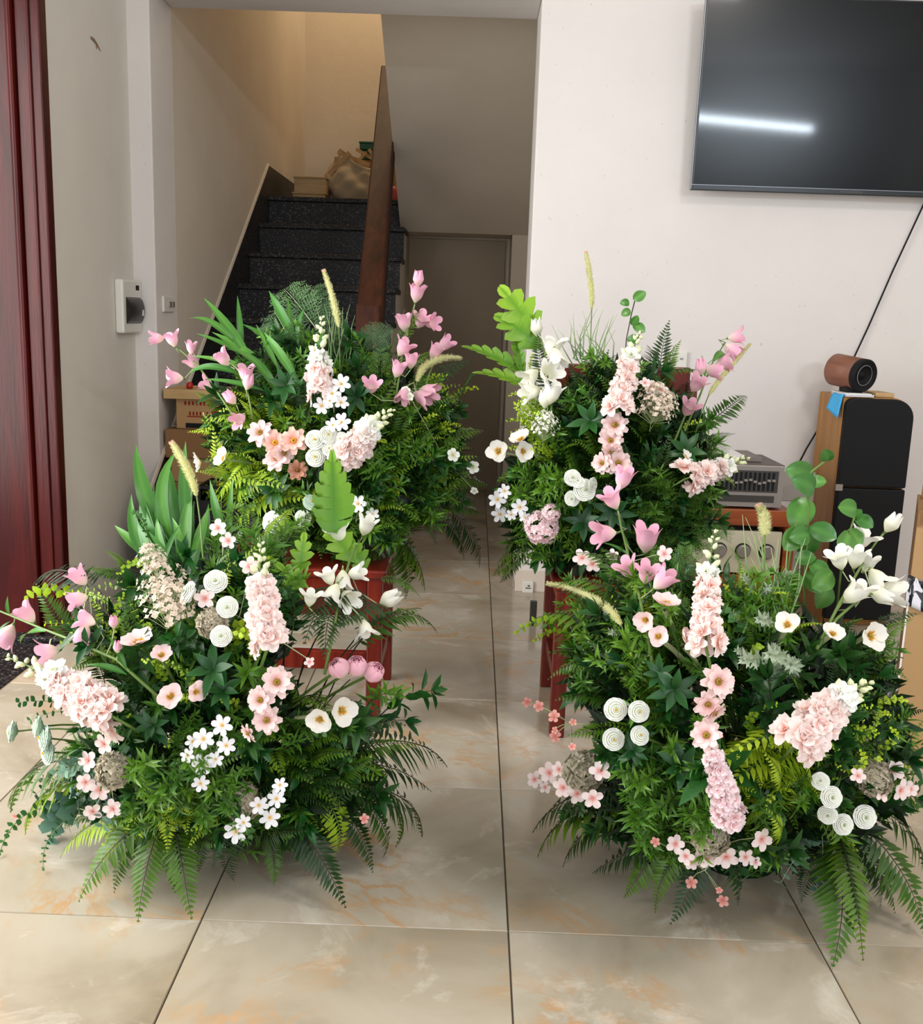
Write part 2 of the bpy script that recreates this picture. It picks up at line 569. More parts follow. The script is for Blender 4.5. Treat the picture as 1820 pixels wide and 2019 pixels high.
# red wooden door jamb standing in the doorway
mb = MB()
jd = struct('door_1', (lambda b: (b.box(-2.30, XL - 0.088, 3.40, 3.46, 0.004, 2.75, M['jamb']), b)[1])(MB()), bevel=0.004)
for nm, xa, xb, ya, yb, rr in (('door_casing', XL - 0.072, XL + 0.012, 3.405, 3.46, 0.006), ('door_bead', XL - 0.095, XL - 0.072, 3.385, 3.44, 0.010),
                               ('door_bead', XL - 0.030, XL - 0.020, 3.397, 3.41, 0.004)):
    mb = MB()
    mb.box(xa, xb, ya, yb, 0.004, 2.75, M['jamb'])
    obj(nm, mb, jd, bevel=rr)
mb = MB()
mb.box(-2.3, XL + 0.018, 3.35, 3.465, 0.004, 0.02, M['granite'])
obj('door_foot', mb, jd, bevel=0.002)

# television wall: left return, header, right piece
mb = MB()
mb.box(XL - 0.25, XP, YW, YB, 0, CEIL, M['wall'])
mb.box(XP, XR, YW, YB, ZH, CEIL, M['wall'])
mb.box(XR, 4.3, YW, YB, 0, CEIL, M['wall'])
wb = struct('wall_back', mb, bevel=0.006)
mb = MB()
mb.box(XR - 0.004, 4.2, YW - 0.012, YW, 0, 0.095, plain('cream_skirting', '#d8cabd', 0.35))
struct('baseboard_back', mb, bevel=0.002)

mb = MB()
mb.box(4.2, 4.4, -3.0, YB, 0, CEIL, M['wall'])
struct('wall_right', mb)
mb = MB()
mb.box(-3.2, -1.8, -3.2, -3.0, 0, CEIL, M['front'])
mb.box(1.5, 4.4, -3.2, -3.0, 0, CEIL, M['front'])
mb.box(-1.8, 1.5, -3.2, -3.0, 2.7, CEIL, M['front'])
struct('wall_front', mb)
mb = MB()
mb.box(XL - 0.25, 4.4, -3.2, YB, CEIL, CEIL + 0.15, M['ceiling'])
struct('ceiling', mb)

# stairwell shell
mb = MB()
mb.box(XP - 0.2, XP, YB, YF, 0, 5.2, M['stair_wall'])
struct('wall_stairwell', mb)
mb = MB()
mb.box(XP - 0.2, 0.9, YF, YF + 0.2, 0, 5.2, M['stair_wall'])
struct('wall_far', mb)
mb = MB()
mb.box(0.62, 0.82, YB, YF, 0, 5.2, M['stair_wall'])
struct('wall_stair_right', mb)
mb = MB()
mb.box(XP - 0.2, 0.82, YB - 0.05, YF + 0.2, 5.2, 5.3, M['ceiling'])
mb.box(XP - 0.2, 0.82, YB - 0.1, YB, CEIL, 5.2, M['stair_wall'])
struct('ceiling_stairwell', mb)

# first flight of stairs, black granite
RISE, RUN, NST = 0.187, 0.2800, 10
ZL = RISE * NST                      # landing height
YL = 6.545                           # landing nosing
XS = -0.452                          # right edge of the flight
stair = tag(link('staircase', None, T((XP + XS) / 2, YL - RUN * (NST - 1), 0)), 'black speckled granite staircase climbing behind the wall opening to a landing', 'staircase')
stair['kind'] = 'structure'
for k in range(NST):
    yk = YL - RUN * (NST - 1 - k)
    zt = RISE * (k + 1)
    last = k == NST - 1
    mb = MB()
    mb.box(XP, XS, yk + 0.012, yk + (0.05 if not last else 0.08), zt - RISE, zt - 0.03, M['granite'])
    obj('riser', mb, stair)
    mb = MB()
    mb.box(XP, XS + 0.01, yk - 0.018, yk + RUN + 0.03 if not last else YF, zt - 0.03, zt, M['granite'])
    obj('tread' if not last else 'landing_slab', mb, stair, bevel=0.006)
    mb = MB()
    mb.box(XS - 0.03, XS, yk + 0.05, yk + RUN + 0.05, max(0.0, zt - RISE - 0.28), zt - 0.03, M['stair_wall'])
    obj('stringer_block', mb, stair)
mb = MB()
mb.box(XS, 0.62, YL + 0.02, YF, ZL - 0.15, ZL, M['granite'])
obj('landing_slab', mb, stair)
# granite skirting along the wall: sloped part then level part
sl = RISE / RUN
mb = MB()
zs = lambda y: ZL + 0.170 + (y - YL) * sl
y0 = YL - RUN * (NST - 1) - 0.05
x1 = XP + 0.012
mb.hexa([(XP, y0, max(0, zs(y0) - 0.4)), (x1, y0, max(0, zs(y0) - 0.4)), (x1, YL + 0.02, zs(YL) - 0.4), (XP, YL + 0.02, zs(YL) - 0.4),
         (XP, y0, zs(y0)), (x1, y0, zs(y0)), (x1, YL + 0.02, zs(YL + 0.02)), (XP, YL + 0.02, zs(YL + 0.02))], M['granite'])
mb.box(XP, x1, YL + 0.02, YF, ZL, zs(YL + 0.02), M['granite'])
obj('skirting', mb, stair)
mb = MB()
mb.hexa([(XP, y0, zs(y0)), (x1, y0, zs(y0)), (x1, YL + 0.02, zs(YL + 0.02)), (XP, YL + 0.02, zs(YL + 0.02)),
         (XP, y0, zs(y0) + 0.014), (x1 - 0.004, y0, zs(y0) + 0.014), (x1 - 0.004, YL + 0.02, zs(YL + 0.02) + 0.014), (XP, YL + 0.02, zs(YL + 0.02) + 0.014)], M['stair_wall'])
obj('skirting_edge', mb, stair)

# wooden handrail of the first flight
pa, pb = at(727, 640, 4.30), at(769, 140, 6.75)
d = (pb - pa).normalized()
nrm = Vector((0, -d.z, d.y))
sd = Vector((1, 0, 0))
mb = MB()


def prism(mb, a, b, w, hh, mat, up, side):
    vs = []
    for p in (a, b):
        for sx, sz in ((-1, -1), (1, -1), (1, 1), (-1, 1)):
            vs.append(p + side * (sx * w / 2) + up * (sz * hh / 2))
    mb.add(vs, [(3, 2, 1, 0), (4, 5, 6, 7), (0, 1, 5, 4), (1, 2, 6, 5), (2, 3, 7, 6), (3, 0, 4, 7)], mat)


prism(mb, pa, pb, 0.11, 0.07, M['rail'], nrm, sd)
obj('handrail', mb, stair, bevel=0.008)
mb = MB()
prism(mb, pa - nrm * 0.065 + sd * 0.03, pb - nrm * 0.065 + sd * 0.03, 0.056, 0.06, M['rail_shade'], nrm, sd)  # molding on the right, the rail's unlit side put into its dark colour
obj('handrail_shaded_molding', mb, stair, bevel=0.006)
mb = MB()
mb.box(pa.x - 0.05, pa.x + 0.05, pa.y - 0.05, pa.y + 0.05, RISE, pa.z + 0.08, M['rail'])
obj('newel_post', mb, stair, bevel=0.008)
# underside of the second flight (comes back toward the room)
e1, e2 = at(790, 456, 6.50), None
XE = e1.x
# choose the point on the edge seen at (754,60): same X
e2 = on_x(754, 60, XE)
sl2 = (e2.z - e1.z) / (e2.y - e1.y)
mb = MB()
ya, yb = 6.50, 4.62
za, zb = e1.z, e1.z + (yb - ya) * sl2
mb.hexa([(XE, yb, zb), (0.62, yb, zb), (0.62, ya, za), (XE, ya, za), (XE, yb, zb + 0.22), (0.62, yb, zb + 0.22), (0.62, ya, za + 0.22), (XE, ya, za + 0.22)], M['soffit'])
struct('ceiling_stair_soffit', mb)
# wall below it with a dark recess
zr = at(900, 458, 6.50).z
xl_, xr_ = at(789, 470, 6.50).x, at(1010, 470, 6.50).x
mb = MB()
mb.box(xr_, 0.62, 6.50, 6.85, 0, zr, M['soffit'])
mb.box(XS, xl_ + 0.01, 6.50, 6.85, 0, zr, M['soffit'])
mb.box(xl_, xr_, 6.85, 6.95, 0, zr, M['soffit'])
mb.box(xl_, xr_, 6.50, 6.85, zr - 0.004, zr + 0.1, M['soffit'])
struct('wall_under_stair', mb, bevel=0.004)
zd = at(900, 491, 6.84).z
mb = MB()
mb.box(xl_ + 0.01, xr_ - 0.03, 6.82, 6.85, 0.0, zr - 0.02, plain('grey_door_paint', '#a4937c', 0.6))
d2 = struct('door_2', mb, bevel=0.004)

# ------------------------------------------------------------------ things on the left wall
q = on_x(236, 600, XL)
ya, yb = on_x(226, 600, XL).y, on_x(263, 600, XL).y
z1, z0 = on_x(240, 551, XL).z, on_x(242, 656, XL).z
u = thing('consumer_unit', (XL, (ya + yb) / 2, z0), 'white electrical breaker box with a smoked cover on the left wall', 'breaker box')
mb = MB()
mb.box(XL, XL + 0.035, ya, yb, z0, z1, M['white_plastic'])
obj('housing', mb, u, bevel=0.008)
mb = MB()
n = 10
za, zb = z0 + (z1 - z0) * 0.17, z0 + (z1 - z0) * 0.68
vs, fs = [], []
for i in range(n + 1):
    a = i / n
    xx = XL + 0.034 + 0.020 * math.sin(PI * a) ** 0.6
    zz = za + (zb - za) * a
    vs += [(xx, ya + 0.03, zz), (xx, yb - 0.02, zz), (XL + 0.03, ya + 0.03, zz), (XL + 0.03, yb - 0.02, zz)]
for i in range(n):
    k = i * 4
    fs += [(k, k + 4, k + 5, k + 1), (k, k + 2, k + 6, k + 4), (k + 1, k + 5, k + 7, k + 3)]
mb.add(vs, fs, M['smoke'])
cv = obj('cover', mb, u, smooth=False)
cv['label'] = 'smoked brown hinged cover'
mb = MB()
zc = za + (zb - za) * 0.42
mb.box(XL + 0.05, XL + 0.0565, yb - 0.05, yb - 0.036, zc - 0.012, zc + 0.012, M['white_plastic'])
obj('latch', mb, cv, bevel=0.002)
mb = MB()
mb.box(XL + 0.0345, XL + 0.0358, yb - 0.07, yb - 0.03, z1 - 0.04, z1 - 0.02, M['black_ink'])
obj('printed_mark', mb, u)

ya, yb = on_x(319, 600, XP).y, on_x(340, 600, XP).y
z1, z0 = on_x(322, 584, XP).z, on_x(322, 615, XP).z
u = thing('light_switch', (XP, (ya + yb) / 2, z0), 'white light switch plate on the side of the stair opening', 'light switch')
mb = MB()
mb.box(XP, XP + 0.01, ya, yb, z0, z1, M['white_plastic'])
obj('switch_plate', mb, u, bevel=0.003)
for i in range(2):
    mb = MB()
    yy = ya + (yb - ya) * (0.42 + 0.28 * i)
    zm = (z0 + z1) / 2
    mb.box(XP + 0.0095, XP + 0.015, yy, yy + 0.035, zm - 0.012, zm + 0.012, M['grey_metal'])
    obj('rocker', mb, u, bevel=0.002)


def wall_plate(x0, x1, y0, y1, label, cat, name, inserts, Y=YW):
    a, b = at(x0, y1, Y), at(x1, y0, Y)
    u = thing(name, ((a.x + b.x) / 2, Y, a.z), label, cat)
    mb = MB()
    mb.box(a.x, b.x, Y - 0.012, Y, a.z, b.z, M['white_plastic'])
    obj('face_plate', mb, u, bevel=0.003)
    W, Hh = b.x - a.x, b.z - a.z
    for (fx, fz, fw, fh, mat, nm) in inserts:
        mb = MB()
        mb.box(a.x + W * (fx - fw / 2), a.x + W * (fx + fw / 2), Y - 0.0145, Y - 0.0115, a.z + Hh * (fz - fh / 2), a.z + Hh * (fz + fh / 2), M[mat])
        obj(nm, mb, u, bevel=0.001)
    return u


wall_plate(1312, 1355, 694, 725, 'white wall socket plate behind the upper right flower arrangement', 'socket', 'wall_socket',
           [(0.3, 0.36, 0.28, 0.34, 'grey_metal', 'socket_insert'), (0.72, 0.58, 0.16, 0.12, 'grey_metal', 'socket_slot')])
wall_plate(1030, 1052, 1146, 1170, 'small white low socket on the skirting beside the red chair leg', 'socket', 'low_wall_socket',
           [(0.5, 0.5, 0.5, 0.07, 'dark_metal', 'socket_slot'), (0.55, 0.68, 0.2, 0.1, 'dark_metal', 'socket_slot')], YW - 0.012)
a = ground(1050, 1234)
b = at(1050, 1186, a.y)
mb = MB()
mb.box(a.x - 0.012, a.x + 0.014, a.y, a.y + 0.02, 0.0, b.z, M['dark_metal'])  # narrow dark upright block on the floor
tag(obj('dark_floor_block', mb, bevel=0.002), 'small dark grey block standing on the floor just behind the red chair leg', 'block')

# ------------------------------------------------------------------ television
tl, tr_, bl = at(1380, 11, 4.17), at(1820, 15, 4.17), at(1363, 374, 4.17)
TW, TH = 1.232, 0.712
ctr = Vector((bl.x + TW / 2, 4.17, at(1363, 374, 4.17).z + TH / 2))
TR = Matrix.Rotation(math.radians(2.2), 4, 'X')
tv = thing('television', ctr, 'large black flat television mounted on the white wall', 'television', rot=TR)


def local_obj(name, mb, parent, bevel=0.0, smooth=False):
    o = link(name, mb.mesh(name, smooth), Matrix(WM[parent.name]), parent)
    if bevel:
        b = o.modifiers.new('bevel', 'BEVEL')
        b.width = bevel
        b.segments = 2
        b.limit_method = 'ANGLE'
    return o


mb = MB()
mb.box(-TW / 2, TW / 2, -0.012, 0.018, -TH / 2, TH / 2, M['black_gloss'])
local_obj('housing', mb, tv, 0.003)
mb = MB()
mb.box(-TW / 2 + 0.008, TW / 2 - 0.008, -0.0135, -0.011, -TH / 2 + 0.022, TH / 2 - 0.006, M['screen'])
local_obj('screen', mb, tv)
mb = MB()
mb.box(-TW / 2, TW / 2, -0.0145, -0.012, -TH / 2 + 0.0195, -TH / 2 + 0.0215, M['rim'])
local_obj('trim_strip', mb, tv)
mb = MB()
mb.box(-TW / 2 - 0.0015, -TW / 2, -0.012, 0.014, -TH / 2 + 0.004, TH / 2, M['rim'])
local_obj('side_rim', mb, tv)
mb = MB()
mb.box(-0.03, 0.06, -0.0135, -0.012, -TH / 2 + 0.007, -TH / 2 + 0.015, M['dark_metal'])
local_obj('logo_plate', mb, tv)
mb = MB()
mb.box(-0.45, 0.45, 0.018, 0.055, -TH / 2 + 0.02, TH / 2 - 0.14, M['black'])
local_obj('rear_cover', mb, tv, 0.01)
mb = MB()
mb.box(-0.2, 0.2, 0.055, 0.09, -0.16, 0.16, M['black'])
local_obj('wall_bracket', mb, tv)

# black cable from the television down behind the speaker
mb = MB()
pts = [at(1830, 380, 4.25), at(1818, 410, 4.25), at(1760, 535, 4.255), at(1712, 645, 4.258), at(1676, 722, 4.25), at(1655, 775, 4.245), at(1618, 838, 4.245), at(1590, 885, 4.24), at(1568, 928, 4.235)]
mb.tube(pts, 0.0035, M['black'], 6)
cb = obj('cable', mb, smooth=True)
tag(cb, 'thin black cable hanging from the television down behind the oak speaker', 'cable')
mb = MB()
mb.tube([at(1569, 925, 4.235), at(1566, 935, 4.235), at(1570, 948, 4.235)], [0.008, 0.012, 0.006], M['black'], 8)
obj('plug', mb, cb, smooth=True)

# ------------------------------------------------------------------ tower speaker
YS = 3.93
xa, xb = at(1645, 960, YS).x, at(1780, 960, YS).x
zt = at(1700, 783, YS).z
sp = thing('tower_speaker', ((xa + xb) / 2, YS + 0.13, 0), 'tall oak tower speaker with black cloth grilles against the wall', 'speaker')
mb = MB()
rc = 0.075
ol = [(xa, 0.0), (xb, 0.0)] + [(xb - rc + rc * math.cos(PI / 2 * i / 8), zt - rc + rc * math.sin(PI / 2 * i / 8)) for i in range(9)] + [(xa, zt)]
no = len(ol)
mb.add([(x, YS, z) for x, z in ol] + [(x, YS + 0.275, z) for x, z in ol], [tuple(range(no)), tuple(range(2 * no - 1, no - 1, -1))] + [(i, no + i, no + (i + 1) % no, (i + 1) % no) for i in range(no)], M['oak'])
obj('cabinet', mb, sp, bevel=0.004)


def grille(zlo, zhi, round_top):
    mb = MB()
    r = 0.075
    outl = [(xa + 0.004, zlo), (xb, zlo)]
    if round_top:
        for i in range(9):
            w = PI / 2 * i / 8
            outl.append((xb - r + r * math.cos(w), zhi - r + r * math.sin(w)))
        for i in range(5):
            w = PI / 2 + PI / 2 * i / 4
            outl.append((xa + 0.004 + 0.03 + 0.03 * math.cos(w), zhi - 0.03 + 0.03 * math.sin(w)))
    else:
        outl += [(xb, zhi), (xa + 0.004, zhi)]
    n = len(outl)
    vs = [(x, YS - 0.03, z) for x, z in outl] + [(x, YS + 0.001, z) for x, z in outl]
    fs = [tuple(range(n))] + [(i, n + i, n + (i + 1) % n, (i + 1) % n) for i in range(n)]
    mb.add(vs, fs, M['black'])
    return mb


zm = at(1650, 958, YS).z
g1 = obj('grille', grille(zm + 0.003, zt - 0.004, True), sp, bevel=0.006)
g2 = obj('grille', grille(0.03, zm - 0.003, False), sp, bevel=0.006)
mb = MB()
a, b = at(1647, 967, YS - 0.031), at(1662, 955, YS - 0.031)
mb.box(a.x, b.x, YS - 0.033, YS - 0.029, a.z, b.z, M['grey_metal'])
obj('badge', mb, sp)

# things on the tower speaker
zs_ = zt
c = at(1688, 748, YS + 0.05)
cz = max(c.z, zs_ + 0.075)
r = 0.0635
bs = thing('small_speaker', (c.x, YS + 0.08, zs_ + 0.002), 'small round walnut speaker with a black front on top of the oak tower', 'speaker', rot=None)
R0 = T(c.x - 0.012, YS + 0.10, zs_ + 0.026 + r) @ Matrix.Rotation(math.radians(28), 4, 'Z') @ Matrix.Rotation(math.radians(6), 4, 'X')


def add_mat(name, mb, parent, Mw, smooth=True, bevel=0.0):
    o = link(name, mb.mesh(name, smooth), Mw, parent)
    if bevel:
        b = o.modifiers.new('bevel', 'BEVEL')
        b.width = bevel
        b.limit_method = 'ANGLE'
    return o


mb = MB()
mb.lathe([(r * 0.9, 0.075), (r, 0.068), (r, -0.062)], M['walnut'], 32, axis='Y')
add_mat('body', mb, bs, R0)
mb = MB()
mb.lathe([(r * 1.005, -0.058), (r * 1.01, -0.08), (r * 0.93, -0.086), (r * 0.8, -0.078), (r * 0.66, -0.074), (r * 0.62, -0.078), (r * 0.58, -0.072), (r * 0.25, -0.062), (r * 0.2, -0.070), (r * 0.02, -0.074)], M['black'], 32, axis='Y')
add_mat('driver', mb, bs, R0)
mb = MB()
mb.lathe([(r * 0.64, -0.0785), (r * 0.6, -0.0800), (r * 0.585, -0.0775), (r * 0.64, -0.0785)], M['rim'], 32, axis='Y', cap=False)
add_mat('driver_ring', mb, bs, R0)
mb = MB()
p = R0 @ Vector((0, -0.02, 0))
mb.box(p.x - 0.035, p.x + 0.035, p.y - 0.04, p.y + 0.04, zs_ + 0.0135, p.z - r + 0.012, M['black'])
obj('stand', mb, bs, bevel=0.005)

mb = MB()
a = at(1665, 782, YS + 0.0)
mb.box(a.x, a.x + 0.11, YS - 0.012, YS + 0.15, zs_ + 0.0005, zs_ + 0.0045, M['paper'])
mb.box(a.x + 0.003, a.x + 0.113, YS - 0.008, YS + 0.15, zs_ + 0.0055, zs_ + 0.009, M['paper'])
mb.box(a.x + 0.0, a.x + 0.105, YS + 0.0, YS + 0.15, zs_ + 0.009, zs_ + 0.013, M['paper'])
tag(obj('paper_pad', mb, bevel=0.001), 'thin stack of white papers under the small round speaker', 'papers')
mb = MB()
a = at(1712, 784, YS + 0.06)
mb.box(a.x + 0.012, a.x + 0.085, YS + 0.02, YS + 0.17, zs_ + 0.0005, zs_ + 0.017, M['pine'])
tag(obj('wood_block', mb, bevel=0.002), 'flat pale wood block on top of the tower speaker', 'wood block')
# blue cloth hanging over the speaker's edge
mb = MB()
vs, fs = [], []
nu, nv = 6, 10
for j in range(nv + 1):
    w = j / nv
    for i in range(nu + 1):
        s = i / nu
        yy = YS - 0.002 + 0.115 * s - 0.01 * w
        if w < 0.35:
            x_ = xa + 0.035 - (0.041 + 0.0) * (w / 0.35)
            z_ = zs_ + 0.006
        else:
            x_ = xa - 0.006 - 0.022 * ((w - 0.35) / 0.65) * (0.7 + 0.3 * s)
            z_ = zs_ + 0.006 - 0.088 * ((w - 0.35) / 0.65) * (1.0 - 0.30 * s)
        vs.append((x_, yy, z_ + 0.002 * math.sin(s * 6 + w * 3)))
for j in range(nv):
    for i in range(nu):
        k = j * (nu + 1) + i
        fs.append((k, k + 1, k + nu + 2, k + nu + 1))
mb.add(vs, fs, M['blue_paper'])
bl_o = obj('blue_cloth', mb, smooth=True)
sm = bl_o.modifiers.new('solid', 'SOLIDIFY')
sm.thickness = 0.002
tag(bl_o, 'light blue cloth hanging over the top left edge of the oak speaker', 'cloth')

# ------------------------------------------------------------------ hi-fi rack
YR = 3.62
ra, rb_ = at(1300, 1020, YR).x, at(1563, 1020, YR).x
zb1, zb1b = at(1500, 1006, YR).z, at(1500, 1038, YR).z
zb2, zb2b = at(1540, 1137, YR).z, at(1540, 1168, YR).z
rack = thing('hifi_rack', ((ra + rb_) / 2, YR + 0.2, 0), 'low orange-brown wooden rack carrying the hi-fi units by the wall', 'rack')
for z0, z1 in ((zb1b, zb1), (zb2b, zb2), (0.05, 0.09)):
    mb = MB()
    mb.box(ra, rb_, YR, YR + 0.4, z0, z1, M['rack'])
    obj('shelf', mb, rack, bevel=0.003)
for x0, x1 in ((ra, ra + 0.03), (rb_ - 0.02, rb_ + 0.02)):
    mb = MB()
    mb.box(x0, x1, YR + 0.01, YR + 0.39, 0, zb1b, M['rack'])
    obj('side_panel', mb, rack, bevel=0.003)

dx1 = at(1540, 990, YR + 0.02).x
dx0 = dx1 - 0.43
dz0, dz1 = zb1 + 0.008, at(1530, 918, YR + 0.02).z
deck = thing('equalizer', ((dx0 + dx1) / 2, YR + 0.15, zb1), 'old grey graphic equalizer with slotted front on the rack top shelf', 'hi-fi unit')
mb = MB()
mb.box(dx0, dx1 + 0.006, YR + 0.03, YR + 0.33, dz0, dz1, plain('brown_steel_case', '#574843', 0.5))
obj('case', mb, deck, bevel=0.003)
mb = MB()
mb.box(dx0, dx1, YR + 0.012, YR + 0.03, dz0, dz1 - 0.002, M['grey_metal'])
obj('front_panel', mb, deck, bevel=0.002)
mb = MB()
H_ = dz1 - dz0
mb.box(dx0 + 0.02, dx1 - 0.02, YR + 0.010, YR + 0.013, dz0 + H_ * 0.36, dz1 - H_ * 0.13, M['dark_metal'])
win = obj('slider_panel', mb, deck)
nsl = 22
for i in range(nsl):
    xx = dx0 + 0.03 + (dx1 - dx0 - 0.06) * (i + 0.5) / nsl
    mb = MB()
    mb.box(xx - 0.0042, xx + 0.0042, YR + 0.0085, YR + 0.0105, dz0 + H_ * 0.40, dz1 - H_ * 0.17, M['black'])
    obj('slot', mb, win)
    mb = MB()
    zz = dz0 + H_ * (0.62 + 0.04 * math.sin(i * 1.3))
    mb.box(xx - 0.006, xx + 0.006, YR + 0.001, YR + 0.0095, zz - 0.004, zz + 0.004, M['grey_metal'])
    obj('slider_knob', mb, win)
mb = MB()
mb.box(dx0 + 0.02, dx1 - 0.03, YR + 0.010, YR + 0.013, dz0 + H_ * 0.12, dz0 + H_ * 0.28, M['dark_metal'])
obj('lower_strip', mb, deck)
for x_ in (dx0 + 0.04, dx1 - 0.04):
    mb = MB()
    mb.lathe([(0.012, zb1), (0.012, dz0 + 0.001)], M['black'], 10, origin=(x_, YR + 0.06, 0))
    obj('foot', mb, deck)
# papers on the equalizer
mb = MB()
a = at(1515, 905, YR + 0.2)
mb.box(dx1 - 0.22, dx1 - 0.06, YR + 0.10, YR + 0.30, dz1 + 0.0005, dz1 + 0.018, plain('grey_booklet', '#7d746e', 0.7))
tag(obj('booklet', mb, bevel=0.002), 'grey booklet lying on the old equalizer', 'booklet')
mb = MB()
mb.box(dx1 - 0.20, dx1 - 0.13, YR + 0.085, YR + 0.25, dz1 + 0.0185, dz1 + 0.024, M['paper'])
tag(obj('paper_sheet', mb), 'white folded paper on the grey booklet', 'paper')

# lower unit with two dials
lx1 = at(1536, 1090, YR + 0.03).x
lx0 = lx1 - 0.36
lz0, lz1 = zb2 + 0.006, at(1520, 1047, YR + 0.03).z
amp = thing('cream_amplifier', ((lx0 + lx1) / 2, YR + 0.15, zb2), 'cream amplifier with round dials on the lower rack shelf', 'hi-fi unit')
mb = MB()
mb.box(lx0, lx1, YR + 0.03, YR + 0.3, lz0, lz1, M['dark_metal'])
obj('case', mb, amp, bevel=0.002)
mb = MB()
mb.box(lx0, lx1, YR + 0.012, YR + 0.03, lz0, lz1, M['cream'])
obj('front_panel', mb, amp, bevel=0.002)
zc = at(1513, 1089, YR).z
for px in (1513, 1466, 1419):
    x_ = at(px, 1089, YR).x
    mb = MB()
    mb.lathe([(0.029, YR + 0.013), (0.029, YR + 0.009), (0.025, YR + 0.008)], M['black'], 28, origin=(x_, 0, zc), axis='Y')
    dl = obj('dial', mb, amp, smooth=False)
    mb = MB()
    mb.lathe([(0.025, YR + 0.009), (0.024, YR - 0.006), (0.02, YR - 0.008)], M['grey_metal'], 28, origin=(x_, 0, zc), axis='Y')
    obj('knob', mb, dl, smooth=False)
for x_ in (lx0 + 0.04, lx1 - 0.04):
    mb = MB()
    mb.box(x_ - 0.01, x_ + 0.01, YR + 0.04, YR + 0.06, zb2, lz0 + 0.001, M['black'])
    obj('foot', mb, amp)

# grey sloping box between the rack and the tower speaker
p0 = at(1562, 998, 3.86)
mb = MB()
Rm = T(p0.x + 0.0, 4.0, zb1) @ Matrix.Rotation(math.radians(-12), 4, 'Z')
x0_, x1_ = -0.075, 0.075
mb.hexa([(x0_, -0.1, 0.0), (x1_, -0.1, 0), (x1_, 0.1, 0), (x0_, 0.1, 0), (x0_, -0.1, 0.045), (x1_, -0.1, 0.115), (x1_, 0.1, 0.115), (x0_, 0.1, 0.045)], M['grey_metal'])
gb = add_mat('grey_console', mb, None, T(p0.x - 0.005, 3.93, zb1 + 0.0005), False, 0.003)
tag(gb, 'grey sloping box behind the equalizer, next to the oak speaker', 'box')

# ------------------------------------------------------------------ cardboard box at the right edge
cA, cB = ground(1795, 1452), None
YC = 2.62
x0_ = at(1788, 1200, YC).x
ztop = at(1786, 1012, YC).z
cb_ = thing('cardboard_box', (x0_ + 0.2, YC + 0.18, 0), 'tall brown cardboard box at the right edge behind the flowers', 'box')
mb = MB()
t_ = 0.006
RB = T(x0_, YC, 0) @ Matrix.Rotation(math.radians(-23), 4, 'Z') @ T(-x0_, -YC, 0)


def boxobj(name, mb, parent, **kw):
    mb.v = [tuple(RB @ Vector(p)) for p in mb.v]
    return obj(name, mb, parent, **kw)


mb.box(x0_, x0_ + 0.42, YC, YC + t_, 0, ztop - 0.035, M['cardboard'])
boxobj('front_panel', mb, cb_)
mb = MB()
mb.box(x0_, x0_ + t_, YC + t_, YC + 0.36, 0, ztop - 0.002, M['cardboard_dark'])
boxobj('side_panel', mb, cb_)
mb = MB()
mb.box(x0_, x0_ + 0.42, YC + 0.354, YC + 0.36, 0, ztop - 0.002, M['cardboard'])
boxobj('back_panel', mb, cb_)
mb = MB()
mb.box(x0_ + 0.414, x0_ + 0.42, YC + t_, YC + 0.354, 0, ztop - 0.002, M['cardboard'])
boxobj('side_panel', mb, cb_)
mb = MB()
mb.hexa([(x0_ + 0.01, YC + 0.35, ztop - 0.01), (x0_ + 0.03, YC + 0.35, ztop - 0.01), (x0_ + 0.03, YC + 0.356, ztop - 0.01), (x0_ + 0.01, YC + 0.356, ztop - 0.01),
         (x0_ + 0.012, YC + 0.37, ztop + 0.09), (x0_ + 0.07, YC + 0.37, ztop + 0.09), (x0_ + 0.07, YC + 0.376, ztop + 0.09), (x0_ + 0.012, YC + 0.376, ztop + 0.09)], M['cardboard_dark'])
boxobj('flap', mb, cb_)
mb = MB()
mb.hexa([(x0_ + 0.002, YC - 0.001, ztop - 0.036), (x0_ + 0.42, YC - 0.001, ztop - 0.036), (x0_ + 0.42, YC + 0.004, ztop - 0.036), (x0_ + 0.002, YC + 0.004, ztop - 0.036),
         (x0_ + 0.002, YC + 0.06, ztop + 0.0), (x0_ + 0.42, YC + 0.06, ztop - 0.06), (x0_ + 0.42, YC + 0.066, ztop - 0.06), (x0_ + 0.002, YC + 0.066, ztop + 0.0)], M['cardboard_dark'])
boxobj('flap', mb, cb_)
mb = MB()
mb.box(x0_ - 0.001, x0_ + 0.004, YC - 0.0012, YC + 0.001, 0.02, at(1786, 1190, YC).z, M['tape'])
boxobj('tape_strip', mb, cb_)
# printed plastic strip
m, nt, b = new_mat('printed_plastic')
v = obj_coords(nt, (1, 1, 0.6))
n_ = noise_node(nt, v, 38, 1, 0.3, 0.8)
r_ = ramp(nt, [(0.50, hx('#dcdbe2')), (0.535, hx('#1a1a24'))])
nt.links.new(n_.outputs[0], r_.inputs[0])
nt.links.new(r_.outputs[0], b.inputs['Base Color'])
b.inputs['Roughness'].default_value = 0.3
mb = MB()
pz1, pz0 = at(1786, 1132, YC).z, at(1786, 1190, YC).z
vs, fs = [], []
nx_, nz_ = 16, 6
for j in range(nz_ + 1):
    for i in range(nx_ + 1):
        s, w = i / nx_, j / nz_
        vs.append((x0_ - 0.006 + 0.34 * s, YC - 0.006 - 0.007 * math.sin(s * 19 + w * 4) * (0.4 + w * 0.6) , pz0 + (pz1 - pz0) * w - 0.13 * s * (0.9 + 0.1 * w)))
for j in range(nz_):
    for i in range(nx_):
        k = j * (nx_ + 1) + i
        fs.append((k, k + 1, k + nx_ + 2, k + nx_ + 1))
mb.add(vs, fs, m)
